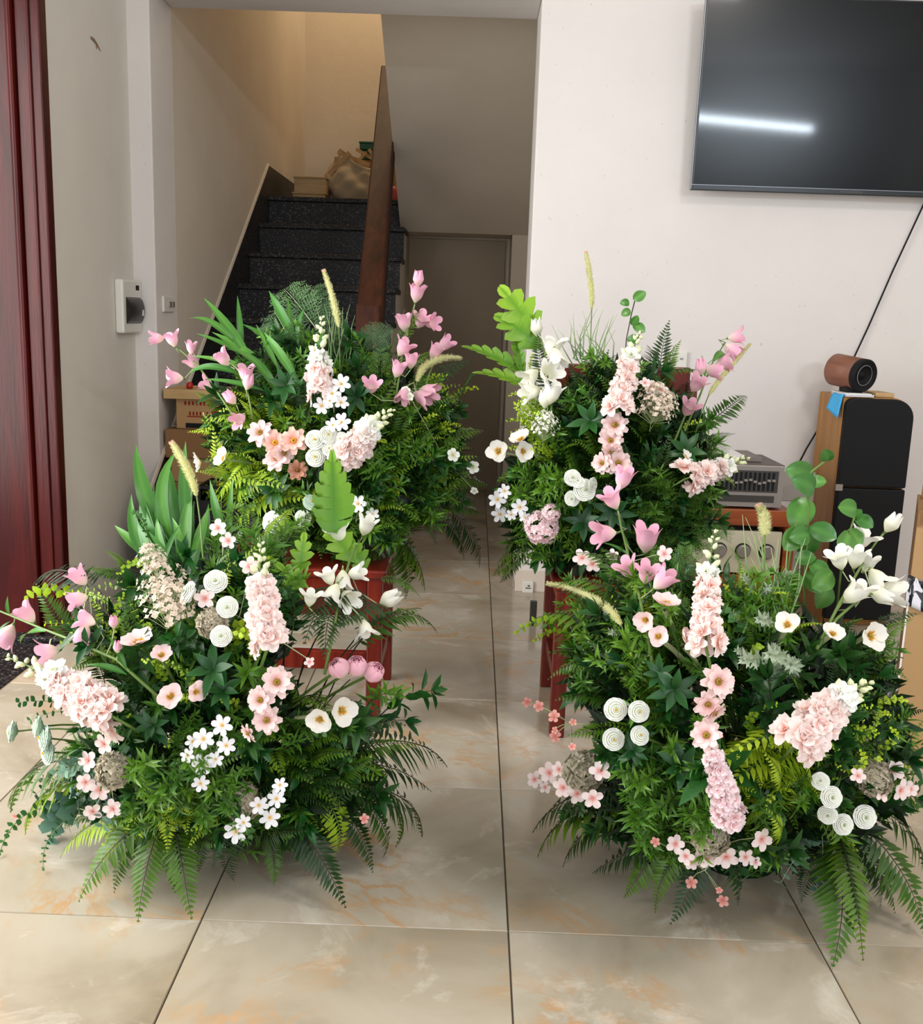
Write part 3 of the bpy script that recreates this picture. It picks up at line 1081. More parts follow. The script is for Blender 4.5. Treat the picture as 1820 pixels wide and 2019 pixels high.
ps = boxobj('printed_wrap', mb, cb_, smooth=True)
ps['label'] = 'white plastic wrap printed in black'
ps.modifiers.new('solid', 'SOLIDIFY').thickness = 0.001

# ------------------------------------------------------------------ storage stack in the stair opening (left)
YK = 4.31
kx0 = XP + 0.01
kx1 = at(470, 820, YK).x
z_top, z_b1 = at(390, 769, YK).z, at(390, 788, YK).z
z_c1 = at(390, 848, YK).z
z_c2 = at(390, 905, YK).z
z_c3 = at(390, 952, YK).z


def carton(name, label, x0, x1, y0, y1, z0, z1, mat, cat='box', bands=()):
    u = thing(name, ((x0 + x1) / 2, (y0 + y1) / 2, z0), label, cat)
    mb = MB()
    mb.box(x0, x1, y0, y1, z0, z1, M[mat])
    obj('body', mb, u, bevel=0.004)
    mb = MB()
    mb.box(x0 - 0.001, x1 + 0.001, (y0 + y1) / 2 - 0.02, (y0 + y1) / 2 + 0.02, z1 - 0.02, z1 + 0.001, M['tape'])
    obj('packing_tape', mb, u)
    for fx, fz, fw, fh, ink in bands:
        mb = MB()
        xc, zc_ = x0 + (x1 - x0) * fx, z0 + (z1 - z0) * fz
        mb.box(xc - (x1 - x0) * fw / 2, xc + (x1 - x0) * fw / 2, y0 - 0.0012, y0 + 0.001, zc_ - (z1 - z0) * fh / 2, zc_ + (z1 - z0) * fh / 2, M[ink])
        obj('printed_mark', mb, u)
    return u


carton('lower_carton', 'plain brown carton at the bottom of the stack beside the stairs', kx0, kx1 - 0.04, YK, YK + 0.24, 2 * RISE + 0.001, z_c3, 'cardboard_dark')
carton('small_carton', 'brown carton under the red-printed box beside the stairs', kx0 + 0.02, kx1, YK + 0.01, YK + 0.24, z_c3 + 0.001, z_c2, 'cardboard')
carton('long_carton', 'flat brown box between two cartons beside the stairs', kx0, kx1 + 0.03, YK + 0.0, YK + 0.24, z_c2 + 0.001, z_c1, 'cardboard_dark')
carton('printed_carton', 'brown carton with red printing under the plank beside the stairs', kx0 + 0.045, kx1, YK + 0.02, YK + 0.24, z_c1 + 0.001, z_b1, 'cardboard',
       bands=[(0.45, 0.42, 0.55, 0.035, 'red_ink')] + [(0.22 + 0.055 * i, 0.52, 0.025, 0.13, 'red_ink') for i in range(6)] + [(0.6, 0.53, 0.09, 0.2, 'red_ink')] +
       [(0.15 + 0.06 * i, 0.86, 0.03, 0.12, 'red_ink') for i in range(11)] + [(0.4, 0.12, 0.5, 0.16, 'black_ink')])
mb = MB()
mb.box(kx0, kx1 + 0.05, YK - 0.01, YK + 0.25, z_b1 + 0.0005, z_top, M['pine'])
tag(obj('plank', mb, bevel=0.003), 'thick pale wooden plank on top of the carton stack', 'plank')
a = at(366, 764, YK + 0.03)
mb = MB()
mb.lathe([(0.012, z_top + 0.0005), (0.016, z_top + 0.012), (0.012, z_top + 0.026), (0.004, z_top + 0.03)], M['red_plastic'], 14, origin=(a.x + 0.012, YK + 0.05, 0))
tag(obj('red_cap', mb, smooth=True), 'small red plastic cap on the plank beside the stairs', 'cap')
# black crate with green leaf mat in front of the stack
cr = thing('plastic_crate', (at(440, 990, 4.10).x, 4.13, RISE + 0.001), 'black plastic crate filled with green artificial leaves in front of the cartons', 'crate')
xa_, xb_ = at(392, 985, 4.06).x, at(560, 985, 4.06).x
zq = at(430, 958, 4.06).z
for x0, x1, y0, y1 in ((xa_, xb_, 4.04, 4.052), (xa_, xb_, 4.24, 4.252), (xa_, xa_ + 0.012, 4.052, 4.24), (xb_ - 0.012, xb_, 4.052, 4.24)):
    mb = MB()
    mb.box(x0, x1, y0, y1, RISE + 0.001, zq - 0.06, M['black'])
    mb.box(x0, x1, y0, y1, zq - 0.012, zq, M['black'])
    mb.box(x0, x0 + 0.012, y0, y1, zq - 0.06, zq - 0.012, M['black'])
    mb.box(x1 - 0.012, x1, y0, y1, zq - 0.06, zq - 0.012, M['black'])
    obj('side_panel', mb, cr)
rnd = random.Random(3)
mb = MB()


def quad_leaf(mb, p, d, n, L, w, mat, t0=0.0, t1=1.0):
    d = d.normalized()
    s = d.cross(n)
    if s.length < 1e-4:
        s = d.orthogonal()
    s.normalize()
    n2 = s.cross(d)
    mb.add([p, p + d * L * 0.45 + s * w / 2 + n2 * w * 0.12, p + d * L, p + d * L * 0.45 - s * w / 2 + n2 * w * 0.12], [(0, 1, 2, 3)], mat, [t0, (t0 + t1) / 2, t1, (t0 + t1) / 2])


def rv(r):
    while True:
        v = Vector((r.uniform(-1, 1), r.uniform(-1, 1), r.uniform(-1, 1)))
        if 0.05 < v.length < 1:
            return v.normalized()


for i in range(700):
    p = Vector((rnd.uniform(xa_ + 0.015, xb_ - 0.015), rnd.uniform(4.056, 4.235), rnd.uniform(max(0.05, zq - 0.12), zq - 0.004)))
    quad_leaf(mb, p, rv(rnd) + Vector((0, -0.3, 0.3)), rv(rnd), 0.03, 0.015, M['euca'] if rnd.random() < 0.6 else M['lime'])
o = obj('leaf_mat', mb, cr)
o['kind'] = 'stuff'

# ------------------------------------------------------------------ things on the landing
ZT = ZL
a, b = at(583, 390, 6.95), at(646, 350, 6.95)


def crate(name, label, px0, px1, pz0, pz1, Y, z0, dep=0.24):
    x0, x1 = at(px0, pz0, Y).x, at(px1, pz0, Y).x
    z1 = at(px0, pz1, Y).z
    u = thing(name, ((x0 + x1) / 2, Y + dep / 2, z0), label, 'wooden box')
    mb = MB()
    mb.box(x0, x1, Y, Y + dep, z0, z1 - 0.012, M['pine'])
    obj('body', mb, u, bevel=0.003)
    mb = MB()
    mb.box(x0 - 0.006, x1 + 0.006, Y - 0.008, Y + dep + 0.006, z1 - 0.012, z1, M['pine'])
    obj('lid', mb, u, bevel=0.003)
    return z1


zz = crate('wooden_box', 'lower pale wooden box on the stair landing', 577, 641, 394, 378, 6.95, ZT + 0.001)
crate('wooden_box', 'upper pale wooden box stacked on the stair landing', 580, 643, 375, 347, 6.96, zz + 0.001)

# woven sack with wood offcuts
sx = at(718, 380, 7.3).x
zst = at(690, 300, 7.05).z
sk = thing('woven_sack', (sx, 7.15, ZT), 'open woven sack of wood offcuts on the stair landing', 'sack')
mb = MB()
nr, ns = 22, 60
vs, fs, = [], []
rw = 0.225
Hs = at(672, 322, 7.05).z - ZT
for i in range(nr + 1):
    w = i / nr
    for k in range(ns):
        th = 2 * PI * k / ns
        rr = rw * (0.82 + 0.25 * math.sin(PI * min(1, w * 1.15)) ** 0.7) * (1 + 0.06 * math.sin(3 * th + 5 * w) + 0.05 * math.sin(6 * th + 11 * w) + 0.03 * math.sin(11 * th - 17 * w))
        tilt = 0.10 * w * (-math.cos(th))
        vs.append((sx + rr * math.cos(th), 7.17 + rr * 0.72 * math.sin(th), ZT + 0.001 + Hs * w * 0.98 + tilt * 0.7 + (0.01 * math.sin(5 * th) if w > 0.9 else 0)))
for i in range(nr):
    for k in range(ns):
        k2 = (k + 1) % ns
        fs.append((i * ns + k, i * ns + k2, (i + 1) * ns + k2, (i + 1) * ns + k))
fs.append(tuple(range(ns - 1, -1, -1)))
mb.add(vs, fs, M['sack'])
ob = obj('bag', mb, sk, smooth=True)
ob.modifiers.new('solid', 'SOLIDIFY').thickness = 0.004
rnd = random.Random(11)
for i in range(11):
    c = Vector((sx - 0.13 + 0.026 * i, 7.07 + 0.019 * i, ZT + Hs * 1.06 + rnd.uniform(-0.05, 0.06)))
    dd = Vector((rnd.choice((-1, 1)) * rnd.uniform(0.3, 1.2), 0.0, rnd.uniform(0.35, 0.8))).normalized()
    L, w = rnd.uniform(0.18, 0.28), rnd.uniform(0.014, 0.035)
    mb = MB()
    sdv = dd.cross(Vector((0, 1, 0))).normalized()
    prism(mb, c - dd * L * 0.6, c + dd * L * 0.4, w, 0.012, M['pine'], Vector((0, 1, 0)), sdv)
    tag(obj('wood_offcut', mb), 'thin pale wood offcut sticking out of the woven sack', 'wood offcut', 'wood offcuts in the woven sack')
for (px0, px1, py0, py1, lab) in ((709, 752, 294, 280, 'green plastic box lid on top, behind the woven sack'), (712, 752, 314, 298, 'green plastic box lying lower, behind the woven sack')):
    a, b = at(px0, py0, 7.42), at(px1, py1, 7.42)
    u = thing('green_box', ((a.x + b.x) / 2, 7.5, a.z), lab, 'box')
    mb = MB()
    mb.box(a.x, b.x + 0.1, 7.42, 7.68, a.z, b.z - 0.012, M['green_box'])
    obj('body', mb, u, bevel=0.003)
    mb = MB()
    mb.box(a.x - 0.005, b.x + 0.105, 7.415, 7.685, b.z - 0.012, b.z, M['green_box'])
    obj('rim', mb, u, bevel=0.002)
# shelf stack that carries the green boxes, and a pink bundle by the rail
a, b = at(715, 314.5, 7.42), at(752, 314, 7.42)
carton('tall_carton', 'brown carton behind the sack carrying the green boxes', a.x, b.x + 0.1, 7.43, 7.7, ZT + 0.001, a.z - 0.0, 'cardboard')
mb = MB()
a = at(771, 402, 6.72)
mb.lathe([(0.028, ZT + 0.001), (0.04, ZT + 0.03), (0.035, ZT + 0.08), (0.018, ZT + 0.105)], M['pink_plastic'], 14, origin=(a.x + 0.005, 6.74, 0))
tag(obj('pink_bag', mb, smooth=True), 'pink plastic bag on the landing right of the handrail', 'bag')
a = at(771, 330, 6.78)
mb = MB()
mb.box(a.x - 0.02, a.x + 0.012, 6.80, 6.83, ZT + 0.001, at(771, 315, 6.8).z, M['pine'])
tag(obj('wood_lath', mb, bevel=0.002), 'upright pale lath behind the handrail on the landing', 'lath')


# ------------------------------------------------------------------ chairs
def chair(name, label, x0, x1, y0, y1, zseat, back=True):
    u = thing(name, ((x0 + x1) / 2, (y0 + y1) / 2, 0), label, 'chair')
    L = 0.042
    mb = MB()
    mb.box(x0 - 0.01, x1 + 0.01, y0 - 0.01, y1 + 0.005, zseat - 0.025, zseat, M['chair'])
    obj('seat', mb, u, bevel=0.006)
    mb = MB()
    mb.box(x0 + L, x1 - L, y0 + 0.008, y0 + 0.028, zseat - 0.085, zseat - 0.026, M['chair'])
    obj('seat_rail', mb, u, bevel=0.003)
    for xx in (x0, x1 - L):
        mb = MB()
        mb.box(xx + 0.01, xx + 0.03, y0 + L, y1 - L, zseat - 0.085, zseat - 0.026, M['chair'])
        obj('seat_rail', mb, u, bevel=0.003)
    for xx, yy, tp in ((x0, y0, zseat - 0.026), (x1 - L, y0, zseat - 0.026), (x0, y1 - L, zseat - 0.026), (x1 - L, y1 - L, zseat - 0.026)):
        mb = MB()
        mb.box(xx, xx + L, yy, yy + L, 0, tp, M['chair'])
        obj('leg', mb, u, bevel=0.004)
    for zz, yy in ((0.17, y0 + 0.01), (0.21, y1 - 0.03)):
        mb = MB()
        mb.box(x0 + L, x1 - L, yy, yy + 0.022, zz, zz + 0.055, M['chair'])
        obj('stretcher', mb, u, bevel=0.003)
    for xx in (x0 + 0.01, x1 - 0.032):
        mb = MB()
        mb.box(xx, xx + 0.022, y0 + L, y1 - L, 0.13, 0.165, M['chair'])
        obj('stretcher', mb, u, bevel=0.003)
    if back:
        for xx in (x0, x1 - L):
            mb = MB()
            mb.hexa([(xx, y1 - L, zseat + 0.0005), (xx + L, y1 - L, zseat + 0.0005), (xx + L, y1, zseat + 0.0005), (xx, y1, zseat + 0.0005),
                     (xx, y1 - 0.01, 1.0), (xx + L * 0.8, y1 - 0.01, 1.0), (xx + L * 0.8, y1 + 0.025, 1.0), (xx, y1 + 0.025, 1.0)], M['chair'])
            obj('back_post', mb, u, bevel=0.004)
        for z0, z1 in ((0.94, 1.04), (0.62, 0.66)):
            mb = MB()
            mb.box(x0 + 0.03, x1 - 0.03, y1 - 0.012 + (0.012 if z0 > 0.9 else -0.01), y1 + 0.01 + (0.012 if z0 > 0.9 else -0.01), z0, z1, M['chair'])
            obj('back_rail', mb, u, bevel=0.005)
        for k in range(3):
            xx = x0 + (x1 - x0) * (0.3 + 0.2 * k)
            mb = MB()
            mb.box(xx - 0.014, xx + 0.014, y1 - 0.015, y1 - 0.003, 0.64, 0.97, M['chair'])
            obj('back_slat', mb, u, bevel=0.003)
    return u


chair('wooden_chair', 'red-brown wooden chair carrying the upper right flower arrangement', 0.252, 0.70, 2.70, 3.14, 0.46)
chair('wooden_chair', 'red-brown wooden stool carrying the upper left flower arrangement', -0.69, -0.235, 2.72, 3.15, 0.47, back=False)

# ================================================================== PLANTS: shapes
UP = Vector((0, 0, 1))


def blade(mb, p, d, nrm, L, w, mat, n=4, fold=0.12, arch=0.0, t0=0.0, t1=1.0, pw=0.75, tipw=0.0, lobes=0, lobe_amt=0.0):
    """leaf strip: three vertices across (midrib sunk or raised by fold), n segments along"""
    d = d.normalized()
    s = d.cross(nrm)
    if s.length < 1e-5:
        s = d.orthogonal()
    s.normalize()
    nn = s.cross(d)
    vs, ts, fs = [], [], []
    for i in range(n + 1):
        a = i / n
        c = p + d * (L * a * (1 - 0.25 * abs(arch) * a)) - nn * (arch * L * a * a)
        ww = w * (math.sin(PI * min(1, a ** pw)) + tipw * a) * 0.5
        if lobes:
            ww *= (1 - lobe_amt) + lobe_amt * abs(math.sin(PI * lobes * a))
        fw = d * (lobe_amt * 0.06 * L if lobes else 0)
        ww = max(ww, 0.0008 * (1 if L > 0.3 else L * 3))
        vs += [c - s * ww + nn * fold * ww + fw, c, c + s * ww + nn * fold * ww + fw]
        ts += [t0 + (t1 - t0) * a] * 3
        ts[-2] = max(0.0, ts[-2] - 0.12)
    for i in range(n):
        k = i * 3
        fs += [(k, k + 1, k + 4, k + 3), (k + 1, k + 2, k + 5, k + 4)]
    mb.add(vs, fs, mat, ts)


def arc_fn(hh, side=0.0):
    return (lambda s: Vector((side * 4 * s * (1 - s), s, hh * 4 * s * (1 - s))))


def tangent(fn, s):
    return (fn(min(1, s + 0.01)) - fn(max(0, s - 0.01))).normalized()


def p_fern(rnd, npairs, hh, wide, mat, stem, needle=False, side=0.0):
    mb = MB()
    fn = arc_fn(hh, side)
    mb.tube([fn(i / 10) for i in range(11)], [0.008 - 0.006 * i / 10 for i in range(11)], stem, 4, False)
    for i in range(npairs):
        s = 0.10 + 0.89 * (i / (npairs - 1))
        p, tg = fn(s), tangent(fn, s)
        side_v = tg.cross(UP).normalized()
        nn = side_v.cross(tg)
        prof = min(1.0, 0.45 + s * 2.2) * (1 - max(0, (s - 0.35) / 0.65) ** 1.35) + 0.05
        for sg in (-1, 1):
            L = wide * prof * rnd.uniform(0.88, 1.08)
            fwd = 0.38 + 0.5 * s + rnd.uniform(-0.1, 0.1)
            d = side_v * sg + tg * fwd - nn * rnd.uniform(-0.05, 0.35)
            blade(mb, p, d, nn, L, (0.2 if not needle else 0.1) * wide * (0.5 + 0.5 * prof), mat, 3, 0.25, 0.18, 0.15 + 0.45 * s, 0.4 + 0.6 * s, 0.6)
    return mb.mesh('fern_frond')


def p_lacy(rnd, npairs, hh, wide, mat, stem):
    mb = MB()
    fn = arc_fn(hh)
    mb.tube([fn(i / 8) for i in range(9)], [0.008 - 0.006 * i / 8 for i in range(9)], stem, 4, False)
    for i in range(npairs):
        s = 0.18 + 0.8 * i / (npairs - 1)
        p, tg = fn(s), tangent(fn, s)
        sv = tg.cross(UP).normalized()
        nn = sv.cross(tg)
        prof = math.sin(PI * (0.25 + 0.72 * s)) ** 0.8 + 0.08
        for sg in (-1, 1):
            L = wide * prof * rnd.uniform(0.85, 1.1)
            d = (sv * sg + tg * rnd.uniform(0.55, 0.85) + nn * rnd.uniform(-0.2, 0.25)).normalized()
            e2 = d.cross(nn).normalized()
            m = 6
            for k in range(m):
                a = (k + 0.6) / m
                q = p + d * L * a
                for s2 in (-1, 1):
                    dd = d * 0.9 + e2 * s2 * 0.8 + nn * rnd.uniform(-0.4, 0.4)
                    quad_leaf(mb, q, dd, nn, L * (0.42 * (1 - 0.5 * a)), L * 0.055, mat, 0.2 + 0.4 * s, 0.5 + 0.5 * s)
            quad_leaf(mb, p, d, nn, L * 1.1, L * 0.045, mat, 0.1, 0.6)
    return mb.mesh('lacy_frond')


def p_sprig(rnd, nodes, ll, lw, mat, stem, hh=0.12, per=3, droop=0.25, pw=0.75, top=True):
    """stem with whorls of narrow pointed leaves"""
    mb = MB()
    fn = arc_fn(hh, rnd.uniform(-0.05, 0.05))
    mb.tube([fn(i / 6) for i in range(7)], [0.012 - 0.008 * i / 6 for i in range(7)], stem, 4, False)
    for i in range(nodes):
        s = 0.22 + 0.76 * i / (nodes - 1)
        p, tg = fn(s), tangent(fn, s)
        a0 = rnd.uniform(0, 6.28)
        e1 = tg.orthogonal().normalized()
        e2 = tg.cross(e1)
        for k in range(per):
            w = a0 + 2 * PI * k / per + rnd.uniform(-0.3, 0.3)
            o = e1 * math.cos(w) + e2 * math.sin(w)
            d = o + tg * rnd.uniform(0.5, 1.1)
            nn = (tg * 1.0 - o * 0.5)
            blade(mb, p, d, nn, ll * rnd.uniform(0.75, 1.15), lw, mat, 3, 0.3, droop * rnd.uniform(0.2, 1.3), 0.15 + 0.5 * s, 0.35 + 0.6 * s, pw)
    if top:
        p, tg = fn(1.0), tangent(fn, 0.98)
        for k in range(4):
            w = 2 * PI * k / 4
            e1 = tg.orthogonal().normalized()
            o = e1 * math.cos(w) + tg.cross(e1) * math.sin(w)
            blade(mb, p, tg + o * 0.4, o, ll * 0.8, lw * 0.8, mat, 3, 0.3, 0.1, 0.5, 1.0, pw)
    return mb.mesh('leafy_sprig')


def p_euca(rnd, pairs, lr, mat, stem, hh=0.15, taper=0.5):
    mb = MB()
    fn = arc_fn(hh, rnd.uniform(-0.06, 0.06))
    mb.tube([fn(i / 8) for i in range(9)], [0.009 - 0.006 * i / 8 for i in range(9)], stem, 4, False)
    for i in range(pairs):
        s = 0.15 + 0.85 * i / (pairs - 1)
        p, tg = fn(s), tangent(fn, s)
        e1 = tg.cross(UP)
        e1 = (e1 if e1.length > 0.01 else tg.orthogonal()).normalized()
        w = rnd.uniform(-0.5, 0.5) + (PI / 2 if i % 2 else 0)
        o = e1 * math.cos(w) + tg.cross(e1) * math.sin(w)
        r = lr * (1 - taper * s)
        for sg in (-1, 1):
            blade(mb, p, o * sg + tg * 0.35, tg + o * sg * -0.4, r * 2, r * 1.75, mat, 5, 0.1, 0.1, 0.1 + 0.5 * s, 0.4 + 0.6 * s, 0.8)
    return mb.mesh('round_leaf_sprig')


def p_leaf(L, w, mat, n=8, fold=0.2, hh=0.12, pw=0.8, lobes=0, la=0.0, tw=0.0, rd=1.0, heart=0.0):
    mb = MB()
    fn = arc_fn(hh)
    if lobes:
        av = []
        for q in range(lobes):
            for f in (0.0, 0.3, 0.62, 0.88, 0.97):
                av.append(((q + f) / lobes, f))
        av = [(0.05 + 0.95 * a, f) for a, f in av] + [(1.0, 1.0)]
        av.insert(0, (0.0, 0.0))
    else:
        av = [(i / n, 0) for i in range(n + 1)]
    vs, ts, fs = [], [], []
    for a, f in av:
        c = fn(a)
        tg = tangent(fn, a)
        s = tg.cross(UP).normalized()
        nn = s.cross(tg)
        ww = w * 0.5 * math.sin(PI * min(1.0, max(0.0, a) ** pw)) ** rd
        fw = Vector((0, 0, 0))
        if lobes:
            k = (1 - la) + la * {0.0: 0.0, 0.3: 0.62, 0.62: 1.0, 0.88: 0.55, 0.97: 0.08, 1.0: 0.0}[f]
            fw = tg * (0.06 * {0.0: 0, 0.3: 0.5, 0.62: 1.0, 0.88: 0.9, 0.97: 0.1, 1.0: 0.0}[f])
            ww *= k
        elif heart:
            fw = tg * (-heart * max(0.0, 1 - a / 0.35))
        ww = max(ww, 0.006 if a < 0.5 else 0.001)
        roll = Matrix.Rotation(tw * a, 3, tg)
        s2, n2 = roll @ s, roll @ nn
        wav = 0.03 * math.sin(9 * a) * w
        for u in (-1, -0.5, 0, 0.5, 1):
            vs.append(c + s2 * ww * u + n2 * (fold * ww * abs(u) + wav * u * abs(u)) + fw * abs(u))
            ts.append((0.9 if u == 0 else 0.25 + 0.35 * a + 0.1 * abs(u)) if not lobes else (0.15 if u == 0 else 0.35 + 0.5 * a))
    for i in range(len(av) - 1):
        for q in range(4):
            k = i * 5 + q
            fs.append((k, k + 1, k + 6, k + 5))
    mb.add(vs, fs, mat, ts)
    return mb.mesh('leaf')


def p_stem(mat, hh, rad=0.006):
    mb = MB()
    fn = arc_fn(hh)
    mb.tube([fn(i / 8) for i in range(9)], rad, mat, 5, False)
    return mb.mesh('stem')


# ---- flower heads: centre at origin, facing +Z, radius about 1
def petal(mb, az, L, w, mat, r0=0.08, lift=0.3, curl=0.0, cup=0.15, notch=0.0, z0=0.0, ruffle=0.0, rnd=None, n=4, m=4, t0=0.0, t1=1.0, pw=0.7):
    ca, sa = math.cos(az), math.sin(az)
    ph = rnd.uniform(0, 6.28) if rnd else 0
    vs, ts, fs = [], [], []
    for i in range(n + 1):
        a = i / n
        rr = r0 + L * a * math.cos(lift) + 0
        zz = z0 + L * a * math.sin(lift) - curl * a * a
        wd = w * 0.5 * (math.sin(PI * min(1, 0.08 + 0.80 * a ** pw)) if a < 1 else 0.55)
        for k in range(m + 1):
            b = k / m * 2 - 1
            x, y = rr, wd * b
            z = zz + cup * wd * b * b + ruffle * math.sin(b * 5 + ph) * a * a
            if i == n:
                x -= 0.10 * L * b * b + (notch * L * (1 - abs(b) * 1.6) if abs(b) < 0.6 else 0)
            vs.append((x * ca - y * sa, x * sa + y * ca, z))
            ts.append(t0 + (t1 - t0) * a)
    for i in range(n):
        for k in range(m):
            q = i * (m + 1) + k
            fs.append((q, q + 1, q + m + 2, q + m + 1))
    mb.add(vs, fs, mat, ts)


def dome(mb, r, h, mat, n=12, z0=0.0, spikes=0, rnd=None, sp=0.05):
    mb.lathe([(r, z0), (r * 0.85, z0 + h * 0.55), (r * 0.45, z0 + h * 0.9), (r * 0.05, z0 + h)], mat, n)
    for i in range(spikes):
        th = rnd.uniform(0, 6.28)
        rr = r * rnd.uniform(0.5, 1.15)
        c = Vector((rr * math.cos(th), rr * math.sin(th), z0 + h * 0.4))
        d = Vector((math.cos(th) * 0.6, math.sin(th) * 0.6, 0.9))
        quad_leaf(mb, c, d, rv(rnd), sp * 3, sp, mat)


def h_cosmos(rnd, mat):
    mb = MB()
    for layer, (n, L, lf) in enumerate(((8, 0.92, 0.12), (7, 0.78, 0.42))):
        for k in range(n):
            petal(mb, 2 * PI * k / n + layer * 0.4 + rnd.uniform(-0.1, 0.1), L * rnd.uniform(0.92, 1.08), 0.56, mat, 0.1, lf + rnd.uniform(-0.15, 0.15), 0.1, 0.2, 0.08, 0.02 * layer, 0.04, rnd)
    return mb.mesh('petals')


def c_cosmos(rnd, m1, m2):
    mb = MB()
    dome(mb, 0.2, 0.16, m1, 12, 0.06, 22, rnd, 0.04)
    dome(mb, 0.1, 0.2, m2, 8, 0.1)
    return mb.mesh('flower_center')


def h_poppy(rnd, mat, n=5):
    mb = MB()
    for k in range(n):
        petal(mb, 2 * PI * k / n + rnd.uniform(-0.12, 0.12), rnd.uniform(0.95, 1.1), 1.05, mat, 0.04, rnd.uniform(0.45, 0.8), 0.12, 0.3, 0.0, 0.0, 0.07, rnd, 5, 5, 0.0, 1.0, 0.8)
    return mb.mesh('petals')


def c_poppy(rnd):
    mb = MB()
    dome(mb, 0.13, 0.2, M['disc'], 10, 0.05)
    for i in range(34):
        th = rnd.uniform(0, 6.28)
        c = Vector((0.1 * math.cos(th), 0.1 * math.sin(th), 0.06))
        d = Vector((math.cos(th), math.sin(th), rnd.uniform(0.5, 1.5)))
        quad_leaf(mb, c, d, rv(rnd), rnd.uniform(0.2, 0.36), 0.07, M['yolk'])
    return mb.mesh('flower_center')


def h_rosette(rnd, mat, layers=7):
    """ranunculus or rose: shingled rings of cupped petals, high in the middle, lower toward the rim"""
    mb = MB()
    for j in range(layers):
        a = j / (layers - 1)
        R = 0.20 + 0.76 * a
        Rin = max(0.02, R - 0.30)
        n = 3 + int(3.5 * a)
        zr = 0.36 - 0.34 * a ** 1.5
        for k in range(n):
            az = 2 * PI * k / n + j * 0.8 + rnd.uniform(-0.2, 0.2)
            half = PI / n * 1.3
            vs, ts, fs = [], [], []
            nn, mm = 5, 6
            lift = rnd.uniform(-0.04, 0.05)
            for i in range(nn + 1):
                v = i / nn
                for q in range(mm + 1):
                    b = q / mm * 2 - 1
                    th = az + half * b
                    rr = Rin + (R - Rin) * v * (1 - 0.10 * b * b * v) + 0.02 * b
                    z = zr - 0.05 * b * b * v + 0.05 * b - 0.24 * (1 - v) ** 1.2 - 0.07 * max(0, v - 0.78) / 0.22 + lift - 0.02 * b + 0.012 * math.sin(8 * b + k * 2 + j) * v
                    vs.append((rr * math.cos(th), rr * math.sin(th), z))
                    ts.append(min(1.0, max(0.0, (v - 0.25) * 0.9 + 0.12 * a)))
            for i in range(nn):
                for q in range(mm):
                    z = i * (mm + 1) + q
                    fs.append((z, z + 1, z + mm + 2, z + mm + 1))
            mb.add(vs, fs, mat, ts)
    for lay in range(2):
        for k in range(6):
            petal(mb, 2 * PI * k / 6 + lay * 0.5, 0.82 - 0.1 * lay, 0.95, mat, 0.16, 0.12 - 0.1 * lay, 0.0, 0.32, 0, -0.16 - 0.16 * lay, 0.03, rnd, 4, 4, 0.6, 1.0)
    mb.lathe([(0.15, -0.55), (0.55, -0.36), (0.8, -0.12), (0.5, 0.0), (0.05, 0.1)], mat, 16, ts=None)
    return mb.mesh('petals')


def c_small(rnd, mat, r=0.12, z=0.12):
    mb = MB()
    dome(mb, r, 0.12, mat, 8, z + 0.16, 8, rnd, 0.03)
    return mb.mesh('flower_center')


def h_peony(rnd, mat):
    mb = MB()
    mb.lathe([(0.1, -0.5), (0.32, -0.3), (0.36, 0.1), (0.2, 0.5), (0.02, 0.6)], mat, 10)
    for j in range(5):
        n = 5 - (j > 1)
        for k in range(n):
            az = 2 * PI * k / n + j * 0.7
            vs, ts, fs = [], [], []
            nn, mm = 6, 5
            R = 0.95 - 0.17 * j
            for i in range(nn + 1):
                a = i / nn
                phi = -1.35 + a * (2.35 + 0.12 * j)
                for q in range(mm + 1):
                    b = q / mm * 2 - 1
                    th = az + b * 0.78 * (0.5 + 0.5 * math.sin(PI * min(1, 0.12 + a * 0.8)))
                    rr = R * math.cos(phi) * (1 + 0.05 * math.sin(b * 4 + k))
                    zz = R * 1.05 * math.sin(phi) - (0.14 * b * b if i == nn else 0)
                    vs.append((rr * math.cos(th), rr * math.sin(th), zz))
                    ts.append(a)
            for i in range(nn):
                for q in range(mm):
                    z = i * (mm + 1) + q
                    fs.append((z, z + 1, z + mm + 2, z + mm + 1))
            mb.add(vs, fs, mat, ts)
    return mb.mesh('petals')


